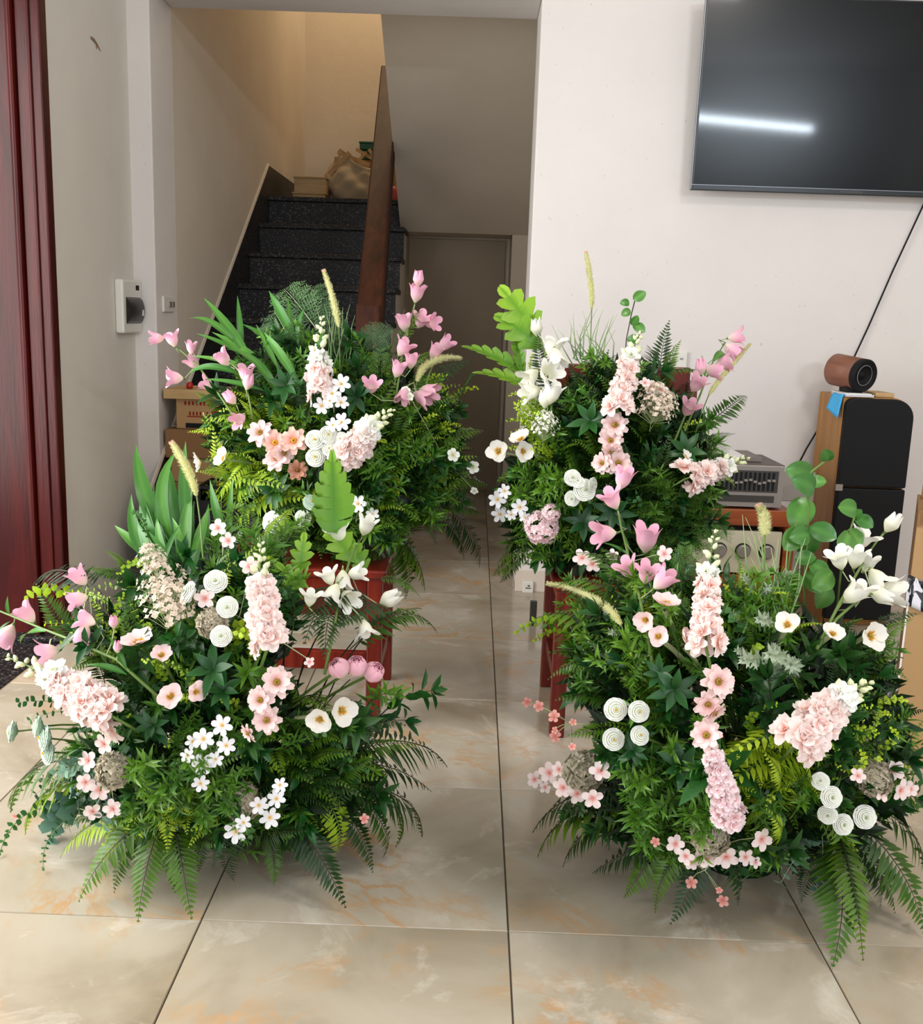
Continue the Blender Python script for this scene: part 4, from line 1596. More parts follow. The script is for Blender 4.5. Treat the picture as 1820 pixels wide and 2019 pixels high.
def h_bell(rnd, mat, flare=0.45, closed=False):
    """bell: base at origin, mouth with five rounded lobes at z=1"""
    mb = MB()
    n, rings = 30, 9
    vs, ts, fs = [], [], []
    ph = [rnd.uniform(0.75, 1.2) for _ in range(5)]
    for i in range(rings + 1):
        a = i / rings
        r = 0.06 + 0.25 * math.sin(PI / 2 * min(1, a * 1.7)) + 0.05 * a
        lob = max(0, (a - 0.55) / 0.45)
        for k in range(n):
            th = 2 * PI * k / n
            c = abs(math.cos(2.5 * th))
            w = c ** 0.7
            own = ph[int(((th + PI / 5) % (2 * PI)) / (2 * PI / 5)) % 5]
            rr = r + (flare * 0.34 * lob ** 1.8) * (0.35 + 0.65 * w) * own - (0.05 * lob * (1 - w))
            zz = a * 0.80 + lob * (0.26 * w * own - 0.05) - 0.10 * flare * lob ** 3
            if closed:
                rr *= (1 - 0.45 * lob)
            vs.append((rr * math.cos(th), rr * math.sin(th), zz))
            ts.append(min(1, a * 1.1))
    for i in range(rings):
        for k in range(n):
            k2 = (k + 1) % n
            fs.append((i * n + k, i * n + k2, (i + 1) * n + k2, (i + 1) * n + k))
    mb.add(vs, fs, mat, ts)
    for k in range(5):
        th = 2 * PI * k / 5
        quad_leaf(mb, Vector((0, 0, -0.03)), Vector((math.cos(th) * 0.5, math.sin(th) * 0.5, 1)), Vector((math.cos(th), math.sin(th), 0)), 0.26, 0.11, M['stem'])
    mb.lathe([(0.03, -0.10), (0.075, -0.03), (0.07, 0.05)], M['stem'], 8)
    return mb.mesh('bell_flower')


def h_phlox(rnd, mat, n=6, w=0.56, center=None, pw=1.25):
    mb = MB()
    for k in range(n):
        petal(mb, 2 * PI * k / n + rnd.uniform(-0.1, 0.1), rnd.uniform(0.86, 1.0), w, mat, 0.06, rnd.uniform(-0.05, 0.4), 0.05, 0.15, 0.07, 0, 0.03, rnd, 4, 4, 0.0, 1.0, pw)
    dome(mb, 0.085, 0.1, center or M['yolk'], 8, 0.02)
    mb.tube([(0, 0, 0.02), (0, 0, -0.7)], [0.06, 0.04], M['stem_pale'], 5)
    return mb.mesh('blossom')


def h_blossom(rnd, mat):
    mb = MB()
    for j, (n, L, lf) in enumerate(((5, 1.0, 0.1), (4, 0.7, 0.65), (3, 0.4, 1.0))):
        for k in range(n):
            petal(mb, 2 * PI * k / n + j * 0.6 + rnd.uniform(-0.15, 0.15), L, 0.85 - 0.15 * j, mat, 0.06, lf, 0.06, 0.25, 0.05, 0.03 * j, 0.09, rnd, 3, 4, 0.0 if j else 0.2, 1.0)
    return mb.mesh('blossom')


def h_cluster(rnd, mat, n=90, r=0.10, flat=0.85):
    """dense head of tiny four-petal florets"""
    mb = MB()
    for i in range(n):
        v = rv(rnd)
        if v.z < -0.35:
            v.z = -v.z
        c = Vector((v.x, v.y, v.z * flat)) * rnd.uniform(0.8, 1.0)
        e1 = v.orthogonal().normalized()
        e2 = v.cross(e1)
        a0 = rnd.uniform(0, 6)
        for k in range(4):
            w = a0 + PI / 2 * k
            quad_leaf(mb, c, e1 * math.cos(w) + e2 * math.sin(w) + v * 0.35, v, r * 2.1, r * 1.7, mat, 0.1, 1.0)
    return mb.mesh('flower_cluster')


def h_breath(rnd, mat, n=60):
    """open spray of small filler blossoms on fine stalks, from origin up +Z, height 1"""
    mb = MB()
    for i in range(n):
        s = rnd.uniform(0.35, 1.0)
        th = rnd.uniform(0, 6.28)
        rr = 0.42 * math.sin(PI * s * 0.9) * rnd.uniform(0.3, 1.0)
        c = Vector((rr * math.cos(th), rr * math.sin(th), s))
        if i % 3 == 0:
            mb.tube([Vector((0, 0, s * 0.45)), c], 0.006, M['stem_pale'], 3, False)
        v = (Vector((math.cos(th), math.sin(th), 0.8)) + rv(rnd) * 0.5).normalized()
        e1 = v.orthogonal().normalized()
        e2 = v.cross(e1)
        for k in range(4):
            w = PI / 2 * k
            quad_leaf(mb, c, e1 * math.cos(w) + e2 * math.sin(w) + v * 0.5, v, 0.06, 0.05, mat, 0.2, 1.0)
    mb.tube([(0, 0, 0), (0, 0, 0.8)], [0.012, 0.006], M['stem'], 4, False)
    return mb.mesh('filler_blossom_spray')


def p_whorl(rnd, n, mat, L=1.0, w=0.34):
    mb = MB()
    for k in range(n):
        az = 2 * PI * k / n + rnd.uniform(-0.25, 0.25)
        el = rnd.uniform(0.05, 0.9)
        d = Vector((math.cos(az) * math.cos(el), math.sin(az) * math.cos(el), math.sin(el)))
        blade(mb, Vector((0, 0, 0)), d, UP - d * d.z, L * rnd.uniform(0.8, 1.1), w, mat, 6, 0.25, rnd.uniform(0.1, 0.4), 0.1, 0.9, 0.85)
    return mb.mesh('broad_leaf_cluster')


# ================================================================== prototype shapes
rg = random.Random(21)
P = {}
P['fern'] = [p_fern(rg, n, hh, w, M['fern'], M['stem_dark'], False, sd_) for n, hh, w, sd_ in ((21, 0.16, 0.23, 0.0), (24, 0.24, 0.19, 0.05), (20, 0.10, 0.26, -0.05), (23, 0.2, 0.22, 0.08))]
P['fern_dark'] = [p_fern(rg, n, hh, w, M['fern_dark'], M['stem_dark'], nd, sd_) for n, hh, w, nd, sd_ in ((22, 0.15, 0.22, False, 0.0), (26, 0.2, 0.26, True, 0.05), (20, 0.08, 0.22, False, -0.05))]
P['fern_lime'] = [p_fern(rg, n, hh, w, M['fern_lime'], M['stem'], False, sd_) for n, hh, w, sd_ in ((24, 0.14, 0.2, 0.0), (20, 0.22, 0.24, -0.06))]
P['lacy'] = [p_lacy(rg, 12, hh, 0.30, M['lacy'], M['stem_pale']) for hh in (0.06, 0.14)]
P['lacy_green'] = [p_lacy(rg, 13, hh, 0.28, M['lacy_green'], M['stem']) for hh in (0.06, 0.16)]
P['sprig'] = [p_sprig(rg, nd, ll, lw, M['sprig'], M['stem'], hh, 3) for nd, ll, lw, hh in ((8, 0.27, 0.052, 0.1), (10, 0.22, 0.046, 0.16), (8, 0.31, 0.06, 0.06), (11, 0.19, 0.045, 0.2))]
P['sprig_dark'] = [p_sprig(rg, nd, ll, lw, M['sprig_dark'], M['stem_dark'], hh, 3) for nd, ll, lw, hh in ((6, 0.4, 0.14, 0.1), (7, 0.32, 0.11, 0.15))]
P['euca'] = [p_euca(rg, 8, 0.085, M['euca'], M['stem'], hh) for hh in (0.12, 0.22)]
P['euca_small'] = [p_euca(rg, 11, 0.045, M['euca'], M['stem'], hh) for hh in (0.15, 0.25)]
P['lime'] = [p_euca(rg, 11, 0.06, M['lime'], M['stem'], hh, 0.55) for hh in (0.12, 0.2)]
P['dusty'] = [p_sprig(rg, 18, 0.085, 0.03, M['dusty'], M['stem_pale'], 0.12, 4, 0.2, 0.6)]
P['sage'] = [p_euca(rg, 7, 0.12, M['sage'], M['stem_pale'], hh, 0.45) for hh in (0.1, 0.2)]
P['ruscus'] = [p_sprig(rg, 7, 0.27, 0.10, M['broad'], M['stem_dark'], 0.15, 2, 0.2, 0.85)]
P['lance'] = [p_leaf(1, w, M['lance'], 10, 0.22, hh, 0.82, 0, 0, tw) for w, hh, tw in ((0.11, 0.10, 0.3), (0.125, 0.18, -0.4), (0.10, 0.05, 0.2), (0.12, 0.26, 0.6))]
P['lance_wide'] = [p_leaf(1, w, M['lance'], 10, 0.25, hh, 0.85, 0, 0, tw) for w, hh, tw in ((0.17, 0.10, 0.35), (0.155, 0.2, -0.5), (0.14, 0.14, 0.8))]
P['oak'] = [p_leaf(1, 0.62, M['oakleaf'], 22, 0.15, hh, 0.72, 4, 0.62, 0.2) for hh in (0.12, 0.2)]
P['oak_side'] = [p_leaf(1, 0.24, M['oakleaf'], 22, 0.6, 0.12, 0.75, 6, 0.55, 0.6)]
P['oak_long'] = [p_leaf(1, 0.50, M['oakleaf'], 22, 0.1, 0.05, 0.6, 7, 0.24, 0.15)]
P['pothos'] = [p_leaf(1, 0.8, M['pothos'], 10, 0.16, hh, 0.85, 0, 0, 0.1, 0.62, 0.08) for hh in (0.06, 0.12)]
P['whorl'] = [p_whorl(rg, n, M['broad']) for n in (8, 7)]
P['stem'] = [p_stem(M['stem'], hh) for hh in (0.03, 0.1)]
P['stem_pale'] = [p_stem(M['stem_pale'], 0.08, 0.009)]
P['stem_dark'] = [p_stem(M['stem_dark'], 0.08, 0.004)]
HD = {
    'cosmos': ([h_cosmos(rg, M['cosmos']) for _ in range(2)], c_cosmos(rg, M['disc'], M['disc_dark'])),
    'cosmos_peach': ([h_cosmos(rg, M['cosmos_peach']) for _ in range(2)], c_cosmos(rg, M['yolk'], M['disc_dark'])),
    'cosmos_brown': ([h_cosmos(rg, M['cosmos_brown'])], c_cosmos(rg, M['disc_dark'], M['disc_dark'])),
    'poppy_white': ([h_poppy(rg, M['poppy_white'], 5), h_poppy(rg, M['poppy_white'], 4)], c_poppy(rg)),
    'poppy_pink': ([h_poppy(rg, M['poppy_pink'], 5), h_poppy(rg, M['poppy_pink'], 4)], c_poppy(rg)),
    'ranunculus': ([h_rosette(rg, M['white_petal'], 6) for _ in range(3)], c_small(rg, M['stem_pale'])),
    'ranunculus_mint': ([h_rosette(rg, M['mint_petal'], 6)], c_small(rg, M['yolk'])),
    'rose': ([h_rosette(rg, M['white_petal'], 5), h_rosette(rg, M['white_petal'], 5)], c_small(rg, M['yolk'], 0.09)),
    'peony': ([h_peony(rg, M['peony'])], None),
    'pompon': ([h_cluster(rg, M['pompon'], 150, 0.13)], None),
    'hydrangea': ([h_cluster(rg, M['beige_petal'], 75, 0.26, 0.6)], None),
}
FNAME = {'cosmos': 'cosmos_flower', 'cosmos_peach': 'cosmos_flower', 'cosmos_brown': 'cosmos_flower', 'poppy_white': 'poppy', 'poppy_pink': 'poppy',
         'ranunculus': 'ranunculus', 'ranunculus_mint': 'ranunculus', 'rose': 'white_rose', 'peony': 'peony_bud', 'pompon': 'pompon_flower', 'hydrangea': 'dried_hydrangea'}
FLABEL = {'cosmos': 'blush pink cosmos with olive centre', 'cosmos_peach': 'peach cosmos with yellow centre', 'cosmos_brown': 'tan cosmos with brown centre',
          'poppy_white': 'creamy white poppy with yellow stamens', 'poppy_pink': 'pale pink poppy with yellow stamens', 'ranunculus': 'white layered ranunculus',
          'ranunculus_mint': 'mint white ranunculus seen from the side', 'rose': 'white rose', 'peony': 'pink closed peony bud', 'pompon': 'pale pink ruffled pompon flower', 'hydrangea': 'dried beige hydrangea head'}
BELL = {'pink': [h_bell(rg, M['bell_pink'], 0.45), h_bell(rg, M['bell_pink'], 0.8), h_bell(rg, M['bell_pink'], 0.2, True)],
        'dusk': [h_bell(rg, M['bell_dusk'], 0.4), h_bell(rg, M['bell_dusk'], 0.7)],
        'white': [h_bell(rg, M['bell_white'], 0.5), h_bell(rg, M['bell_white'], 0.95), h_bell(rg, M['bell_white'], 0.2, True)]}
PHLOX = {'white': [h_phlox(rg, M['phlox_white']) for _ in range(2)], 'pink': [h_phlox(rg, M['phlox_pink'], 5, 0.72, M['coral'], 1.1) for _ in range(2)],
         'coral': [h_phlox(rg, M['coral'], 5, 0.7, M['coral'])], 'plain': [h_phlox(rg, M['white_petal'], 5, 0.85)]}
BLOS = {'peach': [h_blossom(rg, M['peach_petal']) for _ in range(3)], 'white': [h_blossom(rg, M['white_petal']) for _ in range(2)], 'pompon': [h_blossom(rg, M['pompon']) for _ in range(2)]}
BREATH = {'beige': [h_breath(rg, M['breath'], 150)], 'white': [h_breath(rg, M['breath_white'], 150)]}
LNAME = {'fern': 'fern_frond', 'fern_dark': 'dark_fern_frond', 'fern_lime': 'lime_fern_frond', 'lacy': 'lacy_frond', 'lacy_green': 'feathery_frond', 'sprig': 'leafy_sprig', 'sprig_dark': 'dark_leafy_sprig',
         'euca': 'eucalyptus_sprig', 'euca_small': 'small_eucalyptus_sprig', 'lime': 'lime_leaf_sprig', 'dusty': 'dusty_leaf_sprig', 'sage': 'sage_leaf_sprig', 'ruscus': 'ruscus_sprig',
         'lance': 'lance_leaf', 'lance_wide': 'lance_leaf', 'oak': 'lobed_leaf', 'oak_side': 'lobed_leaf', 'oak_long': 'lobed_leaf', 'pothos': 'pothos_leaf', 'whorl': 'broad_leaf_cluster'}


def frame(A, B, up, scale_only=False):
    """matrix that takes +Y chord 0..1 onto A->B with +Z near up"""
    y = (B - A)
    L = y.length
    y = y / L
    x = y.cross(up)
    if x.length < 1e-4:
        x = y.orthogonal()
    x.normalize()
    z = x.cross(y)
    return Matrix(((x.x * L, y.x * L, z.x * L, A.x), (x.y * L, y.y * L, z.y * L, A.y), (x.z * L, y.z * L, z.z * L, A.z), (0, 0, 0, 1)))


def face(Pn, n, r, spin=0.0):
    z = n.normalized()
    x = z.orthogonal().normalized()
    x = Matrix.Rotation(spin, 3, z) @ x
    y = z.cross(x)
    return Matrix(((x.x * r, y.x * r, z.x * r, Pn.x), (x.y * r, y.y * r, z.y * r, Pn.y), (x.z * r, y.z * r, z.z * r, Pn.z), (0, 0, 0, 1)))


class Arr:
    """one flower arrangement: pixel outline of its bulk -> a rounded volume standing at its own depth"""

    def __init__(s, label, c, rx, rz, Y, ry, zb, core_px, seed):
        s.c, s.rx, s.rz, s.Y, s.ry, s.zb = c, rx, rz, Y, ry, zb
        s.rnd = random.Random(seed)
        b = at(core_px[0], core_px[1], Y)
        s.core = Vector((b.x, Y + 0.04, zb + 0.13))
        s.root = thing('flower_arrangement', (b.x, Y + 0.04, zb), label, 'flower arrangement', 'four artificial flower arrangements')
        mb = MB()
        mb.lathe([(0.09, zb + 0.001), (0.1, zb + 0.02), (0.1, zb + 0.07), (0.07, zb + 0.14), (0.03, zb + 0.16)], M['foam'], 20, origin=(b.x, Y + 0.04, 0))
        obj('foam_base', mb, s.root, smooth=True)

    def depth(s, x, y, k=1.0):
        u = ((x - s.c[0]) / s.rx) ** 2 + ((y - s.c[1]) / s.rz) ** 2
        return s.Y - s.ry * k * math.sqrt(max(0.0, 1 - u)) + (0.06 * (u - 1) if u > 1 else 0)

    def pt(s, x, y, k=1.0, dy=0.0, zmin=0.012):
        Y = s.depth(x, y, k) + dy
        p = at(x, y, Y)
        if p.z < zmin:
            p = ground(x, y, zmin)
        return p

    def out(s, p):
        d = p - s.core
        return d.normalized()

    def put(s, kind, A, B, up=None, part=None):
        if up is None:
            o = (B - A).normalized()
            up = (UP * 0.9 + Vector((0, -0.55, 0)) + s.out(B) * 0.5 + rv(s.rnd) * 0.25)
        L = P[kind]
        return link(part or LNAME[kind], s.rnd.choice(L), frame(A, B, up), s.root)

    # frond/leaf given by pixels: base and tip
    def leaf(s, kind, bx, by, tx, ty, db=0.06, dt=0.0, up=None, kb=0.7):
        B = s.pt(tx, ty, 1.0, dt)
        A = s.pt(bx, by, kb, db)
        if kind in ('lance', 'lance_wide', 'oak', 'oak_side', 'oak_long', 'pothos'):
            Lp = math.hypot(tx - bx, ty - by) * B.y / FPX
            dy = A.y - B.y
            if abs(dy) > 0.4 * Lp:
                A = at(bx, by, B.y + math.copysign(0.4 * Lp, dy))
        return s.put(kind, A, B, up)

    def near(s, x, y, Y, zmin=0.012):
        p = at(x, y, Y)
        return p if p.z > zmin else ground(x, y, zmin)

    def stem_to(s, p, parent, kind='stem', n=None, off=0.0, frac=0.75):
        A = p + (s.core - p) * frac
        A.z = max(A.z, 0.02)
        return link('stem', s.rnd.choice(P[kind]), frame(A, p - (n.normalized() * off if n else Vector((0, 0, 0))), UP + rv(s.rnd) * 0.4), parent)

    def normal(s, x, y, p, face_px=None):
        o = s.out(p)
        return (o * 0.45 + Vector((0, -0.75, 0.28)) + rv(s.rnd) * 0.22).normalized()

    def flower(s, kind, x, y, rpx, n=None, dy=-0.03, st='stem'):
        p = s.pt(x, y, 1.0, dy)
        r = rpx * p.y / FPX
        nn = Vector(n).normalized() if n else s.normal(x, y, p)
        heads, cen = HD[kind]
        hd = link(FNAME[kind], s.rnd.choice(heads), face(p, nn, r, s.rnd.uniform(0, 6)), s.root)
        hd['label'] = FLABEL[kind]
        if cen is not None:
            link('flower_center', cen, Matrix(WM[hd.name]), hd)
        if kind not in ('hydrangea', 'pompon'):
            s.stem_to(p, hd, st, nn, r * 0.25)
        return hd

    def phlox(s, kind, pts, cx, cy):
        """a branch of small open blossoms: stem part with blossom sub-parts"""
        q = [(s.pt(x, y, 1.0, -0.04 + s.rnd.uniform(-0.01, 0.01)), r) for x, y, r in pts]
        base = s.pt(cx, cy, 0.75, 0.02)
        mb = MB()
        mid = base + (sum((a for a, _ in q), Vector((0, 0, 0))) / len(q) - base) * 0.6
        mb.tube([base, mid], 0.0018, M['stem_pale'], 5)
        for a, _ in q:
            mb.tube([mid, mid + (a - mid) * 0.5 + Vector((0, 0.01, 0)), a + Vector((0, 0.008, 0))], 0.001, M['stem_pale'], 4, False)
        br = obj('blossom_branch', mb, s.root, smooth=True)
        br['label'] = {'white': 'branch of white six-petal blossoms', 'pink': 'branch of pale pink five-petal blossoms', 'coral': 'branch of small coral blossoms', 'plain': 'branch of small white blossoms'}[kind]
        for a, r in q:
            n = (s.normal(0, 0, a) + rv(s.rnd) * 0.35 + Vector((0, -0.25, 0.0)))
            link('blossom', s.rnd.choice(PHLOX[kind]), face(a, n, r * a.y / FPX, s.rnd.uniform(0, 6)), br)

    def bells(s, kind, stem_px, items, dy=-0.02, leaves=()):
        """bell branch: stem polyline in pixels; items (x, y, dirx, diry, len_px, variant): centre of the bell and where its mouth points"""
        pl = [s.pt(x, y, 1.0, dy + 0.02) for x, y in stem_px]
        mb = MB()
        n = len(pl)
        mb.tube(pl, [0.0034 - 0.0016 * i / (n - 1) for i in range(n)], M['stem'], 6)
        placed = []
        for it in items:
            x, y, dx, dy_, ln, var = it[:6]
            c = s.pt(x, y, 1.0, dy)
            L = ln * c.y / FPX
            toward = it[6] if len(it) > 6 else 0.3
            d = (_R * dx - _U * dy_)
            d = (d.normalized() - Vector((0, 1, 0)) * toward).normalized()
            b = c - d * L * 0.5
            placed.append((b, d, L, var))
            # pedicel from the nearest point of the stem
            best = min(((pl[i] + (pl[i + 1] - pl[i]) * t) for i in range(n - 1) for t in (0, 0.25, 0.5, 0.75, 1)), key=lambda v: (v - (b - d * 0.02)).length)
            mb.tube([best, best + (b - best) * 0.55 - d * min(0.02, L * 0.4) + Vector((0, 0, 0.002)), b - d * L * 0.06], 0.0014, M['stem_pale'], 5, False)
        br = obj('bell_flower_branch', mb, s.root, smooth=True)
        br['label'] = {'pink': 'branch of pink bell flowers', 'dusk': 'branch of dusky pink bell flowers', 'white': 'branch of white bell flowers'}[kind]
        for b, d, L, var in placed:
            V = BELL[kind]
            link('bell_flower', V[var % len(V)], face(b, d, L, s.rnd.uniform(0, 6)), br)
        for bx, by, tx, ty in leaves:
            link('leaf', P['lance_wide'][0], frame(s.pt(bx, by, 1.0, dy + 0.02), s.pt(tx, ty, 1.0, dy), UP + Vector((0, -0.6, 0))), br)
        return br

    def spike(s, kind, a, b, rpx, n, buds=None, dy=-0.05, bpx=20, white_top=0.0):
        """delphinium: axis from a to b in pixels, blossoms all round; buds run on to the pixel point buds"""
        A, B = s.pt(a[0], a[1], 1.0, dy), s.pt(b[0], b[1], 1.0, dy)
        C = s.pt(buds[0], buds[1], 1.0, dy) if buds else B
        R = rpx * A.y / FPX
        rb = bpx * A.y / FPX
        ax = (B - A).normalized()
        e1 = ax.cross(Vector((0, 1, 0))).normalized()
        e2 = ax.cross(e1)
        mb = MB()
        mb.tube([A + (s.core - A) * 0.5, A, B, C], [0.003, 0.003, 0.0022, 0.001], M['stem'], 6)
        if buds:
            L = (C - B)
            m = 13
            for i in range(m):
                f = (i + 0.5) / m
                th = i * 2.4
                o = e1 * math.cos(th) + e2 * math.sin(th)
                c = B + L * f + o * (R * 0.42 * (1 - f) + 0.003)
                rr = rb * (0.42 - 0.26 * f)
                dd = (o + ax * 0.9).normalized()
                mb.tube([B + L * f - ax * 0.004, c - dd * rr * 0.6], 0.001, M['stem_pale'], 4, False)
                mb.tube([c - dd * rr, c - dd * rr * 0.4, c + dd * rr * 0.5, c + dd * rr * 1.3], [rr * 0.3, rr * 0.75, rr * 0.7, rr * 0.12], M['bud'], 6)
        sp = obj('delphinium_spike', mb, s.root, smooth=True)
        sp['label'] = {'peach': 'spike of blush pink delphinium blossoms', 'white': 'spike of white delphinium blossoms', 'pompon': 'dense pale pink flower spike'}[kind]
        for i in range(n):
            f = (i + 0.3) / n
            th = i * 2.399 + s.rnd.uniform(-0.2, 0.2)
            o = e1 * math.cos(th) + e2 * math.sin(th)
            if o.y > 0.75:
                o = -o
            rad = R * (1.0 - 0.45 * f)
            c = A + (B - A) * f + o * rad * s.rnd.uniform(0.5, 0.8)
            r = rb * (1.2 - 0.3 * f) * s.rnd.uniform(0.85, 1.15)
            lst = BLOS['white'] if (white_top and f > 1 - white_top) else BLOS[kind]
            link('blossom', s.rnd.choice(lst), face(c, o * 1.0 + ax * 0.25 + Vector((0, -0.4, 0.1)) + rv(s.rnd) * 0.45, r, s.rnd.uniform(0, 6)), sp)

    def breath(s, kind, x, y, hpx, tilt=(0, -1)):
        top = s.pt(x, y - hpx * 0.5, 1.0, -0.03)
        h_ = hpx * top.y / FPX
        d = (_R * tilt[0] - _U * tilt[1] - Vector((0, 1, 0)) * 0.25).normalized()
        o = link('filler_blossom_spray', s.rnd.choice(BREATH[kind]), face(s.pt(x, y, 1.0, -0.03) - d * h_ * 0.65, d, h_, s.rnd.uniform(0, 6)), s.root)
        o['label'] = 'spray of tiny pale filler blossoms'

    def foxtail(s, pix, stem_px, wpx=7.5, dy=-0.02, tip=True):
        """furry seed head along a pixel polyline (base first), on a thin stem"""
        ctl = [s.pt(x, y, 1.0, dy) for x, y in pix]
        st = [s.pt(x, y, 0.8, dy) for x, y in stem_px]
        n = 40

        def samp(t):
            u = t * (len(ctl) - 1)
            i = min(int(u), len(ctl) - 2)
            f = u - i
            p0, p1, p2, p3 = ctl[max(0, i - 1)], ctl[i], ctl[i + 1], ctl[min(len(ctl) - 1, i + 2)]
            return 0.5 * ((2 * p1) + (p2 - p0) * f + (2 * p0 - 5 * p1 + 4 * p2 - p3) * f * f + (3 * p1 - p0 - 3 * p2 + p3) * f ** 3)
        R = wpx * ctl[0].y / FPX
        mb = MB()
        mb.tube(st + [ctl[0], ctl[0] + (ctl[1] - ctl[0]) * 0.2], 0.0015, M['stem'], 5)
        br = obj('foxtail_grass', mb, s.root, smooth=True)
        br['label'] = 'pale green furry foxtail grass'
        mb = MB()
        pts = [samp(i / n) for i in range(n + 1)]
        mb.tube(pts, [R * 0.62 * min(1, 0.35 + i / n * 4) * (1 - 0.55 * max(0, (i / n - 0.5) / 0.5) ** 2) for i in range(n + 1)], M['foxtail'], 7, True, None)
        mat_tip = M['foxtail_tip'] if tip else M['foxtail']
        for i in range(1100):
            t = s.rnd.random()
            c = samp(t)
            tg = (samp(min(1, t + 0.02)) - samp(max(0, t - 0.02))).normalized()
            o = tg.cross(rv(s.rnd))
            if o.length < 0.05:
                continue
            o.normalize()
            rr = R * min(1, 0.35 + t * 4) * (1 - 0.5 * max(0, (t - 0.5) / 0.5) ** 2)
            quad_leaf(mb, c + o * rr * 0.5, o * 0.8 + tg * s.rnd.uniform(0.4, 1.2), rv(s.rnd), rr * s.rnd.uniform(0.7, 1.25), 0.0011, mat_tip if t > 0.93 else M['foxtail'])
        obj('seed_head', mb, br, smooth=False)

    def needles(s, cx, cy, spread, tops, dy=0.0, w=0.0016):
        mb = MB()
        for i, (x, y) in enumerate(tops):
            b = s.pt(cx + s.rnd.uniform(-1, 1) * spread, cy + s.rnd.uniform(-10, 10), 0.8, dy + s.rnd.uniform(-0.03, 0.03))
            t = s.pt(x, y, 0.8, dy + s.rnd.uniform(-0.03, 0.03))
            m = (b + t) / 2 + (t - b).cross(Vector((0, 1, 0))).normalized() * s.rnd.uniform(-0.012, 0.012)
            mb.tube([b, m, t], [w, w * 0.8, w * 0.25], M['grass'], 4, False)
        o = obj('grass_blades', mb, s.root, smooth=True)
        o['label'] = 'thin upright grass blades'
        o['kind'] = 'stuff'

    def fill(s, poly, mix, n, lo=0.72, hi=1.04, back=0.25):
        """random pieces radiating from the core, tips spread over the bulk outline"""
        xs = [p[0] for p in poly]; ys = [p[1] for p in poly]
        kinds = [k for k, w, a, b in mix]
        wts = [w for k, w, a, b in mix]
        rngs = {k: (a, b) for k, w, a, b in mix}
        done = 0
        while done < n:
            x, y = s.rnd.uniform(min(xs), max(xs)), s.rnd.uniform(min(ys), max(ys))
            if not inside(poly, x, y):
                continue
            done += 1
            k = s.rnd.choices(kinds, wts)[0]
            isback = s.rnd.random() < back
            B = s.pt(x, y, s.rnd.uniform(lo, hi) * (-0.7 if isback else 1.0))
            L = s.rnd.uniform(*rngs[k])
            d = s.core - B
            d = (d + Vector((0, 0.10 if not isback else -0.1, -0.08)) + rv(s.rnd) * d.length * 0.35).normalized()
            A = B + d * L
            A.z = max(A.z, 0.012 if s.zb < 0.1 else 0.1)
            if (A - B).length < L * 0.4:
                continue
            s.put(k, A, B)

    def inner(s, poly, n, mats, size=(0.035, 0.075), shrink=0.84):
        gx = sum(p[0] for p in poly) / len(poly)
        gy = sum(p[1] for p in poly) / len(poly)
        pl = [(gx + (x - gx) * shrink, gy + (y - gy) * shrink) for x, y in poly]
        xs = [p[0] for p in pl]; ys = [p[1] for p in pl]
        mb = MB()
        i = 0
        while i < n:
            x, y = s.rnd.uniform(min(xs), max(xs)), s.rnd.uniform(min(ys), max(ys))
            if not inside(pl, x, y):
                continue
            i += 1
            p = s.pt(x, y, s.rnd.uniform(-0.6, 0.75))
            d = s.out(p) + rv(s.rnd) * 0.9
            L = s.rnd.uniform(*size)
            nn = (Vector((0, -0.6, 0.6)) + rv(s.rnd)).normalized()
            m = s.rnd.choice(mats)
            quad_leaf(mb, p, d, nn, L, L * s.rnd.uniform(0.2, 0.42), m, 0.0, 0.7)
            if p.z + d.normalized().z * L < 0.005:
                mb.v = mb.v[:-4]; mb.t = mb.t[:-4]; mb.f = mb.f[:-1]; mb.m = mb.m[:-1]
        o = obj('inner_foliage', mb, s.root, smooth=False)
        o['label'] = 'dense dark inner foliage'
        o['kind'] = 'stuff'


def inside(poly, x, y):
    r = False
    j = len(poly) - 1
    for i in range(len(poly)):
        xi, yi = poly[i]
        xj, yj = poly[j]
        if (yi > y) != (yj > y) and x < (xj - xi) * (y - yi) / (yj - yi) + xi:
            r = not r
        j = i
    return r


FRONT = (0.05, -0.95, 0.3)
LEFTY = (-0.75, -0.55, 0.3)

# ------------------------------------------------------------------ arrangement on the stool, back left
a1 = Arr('flower arrangement with tall lance leaves on the stool before the stairs', (645, 880), 310, 290, 2.95, 0.34, 0.471, (640, 1040), 1)
b1 = [(405, 800), (470, 690), (560, 630), (690, 650), (770, 690), (880, 750), (930, 810), (945, 900), (925, 985), (840, 1030), (790, 1085), (640, 1110), (510, 1090), (470, 1010), (400, 930), (370, 880)]
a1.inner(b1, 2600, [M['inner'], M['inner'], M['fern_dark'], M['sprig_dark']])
a1.fill(b1, [('sprig', 24, 0.10, 0.16), ('fern', 24, 0.16, 0.28), ('sprig_dark', 12, 0.10, 0.16), ('fern_dark', 8, 0.16, 0.26), ('euca', 4, 0.13, 0.2), ('lacy_green', 8, 0.14, 0.22), ('fern_lime', 9, 0.13, 0.2), ('lime', 6, 0.10, 0.16)], 330)
a1.fill([(790, 690), (900, 730), (930, 850), (800, 850)], [('fern', 8, 0.14, 0.22), ('lime', 2, 0.1, 0.15)], 24, 1.0, 1.12, 0.0)
a1.fill([(395, 800), (560, 760), (600, 840), (520, 960), (400, 960)], [('fern_lime', 8, 0.12, 0.2), ('fern', 6, 0.13, 0.2), ('lime', 3, 0.09, 0.13)], 40, 0.97, 1.1, 0.0)
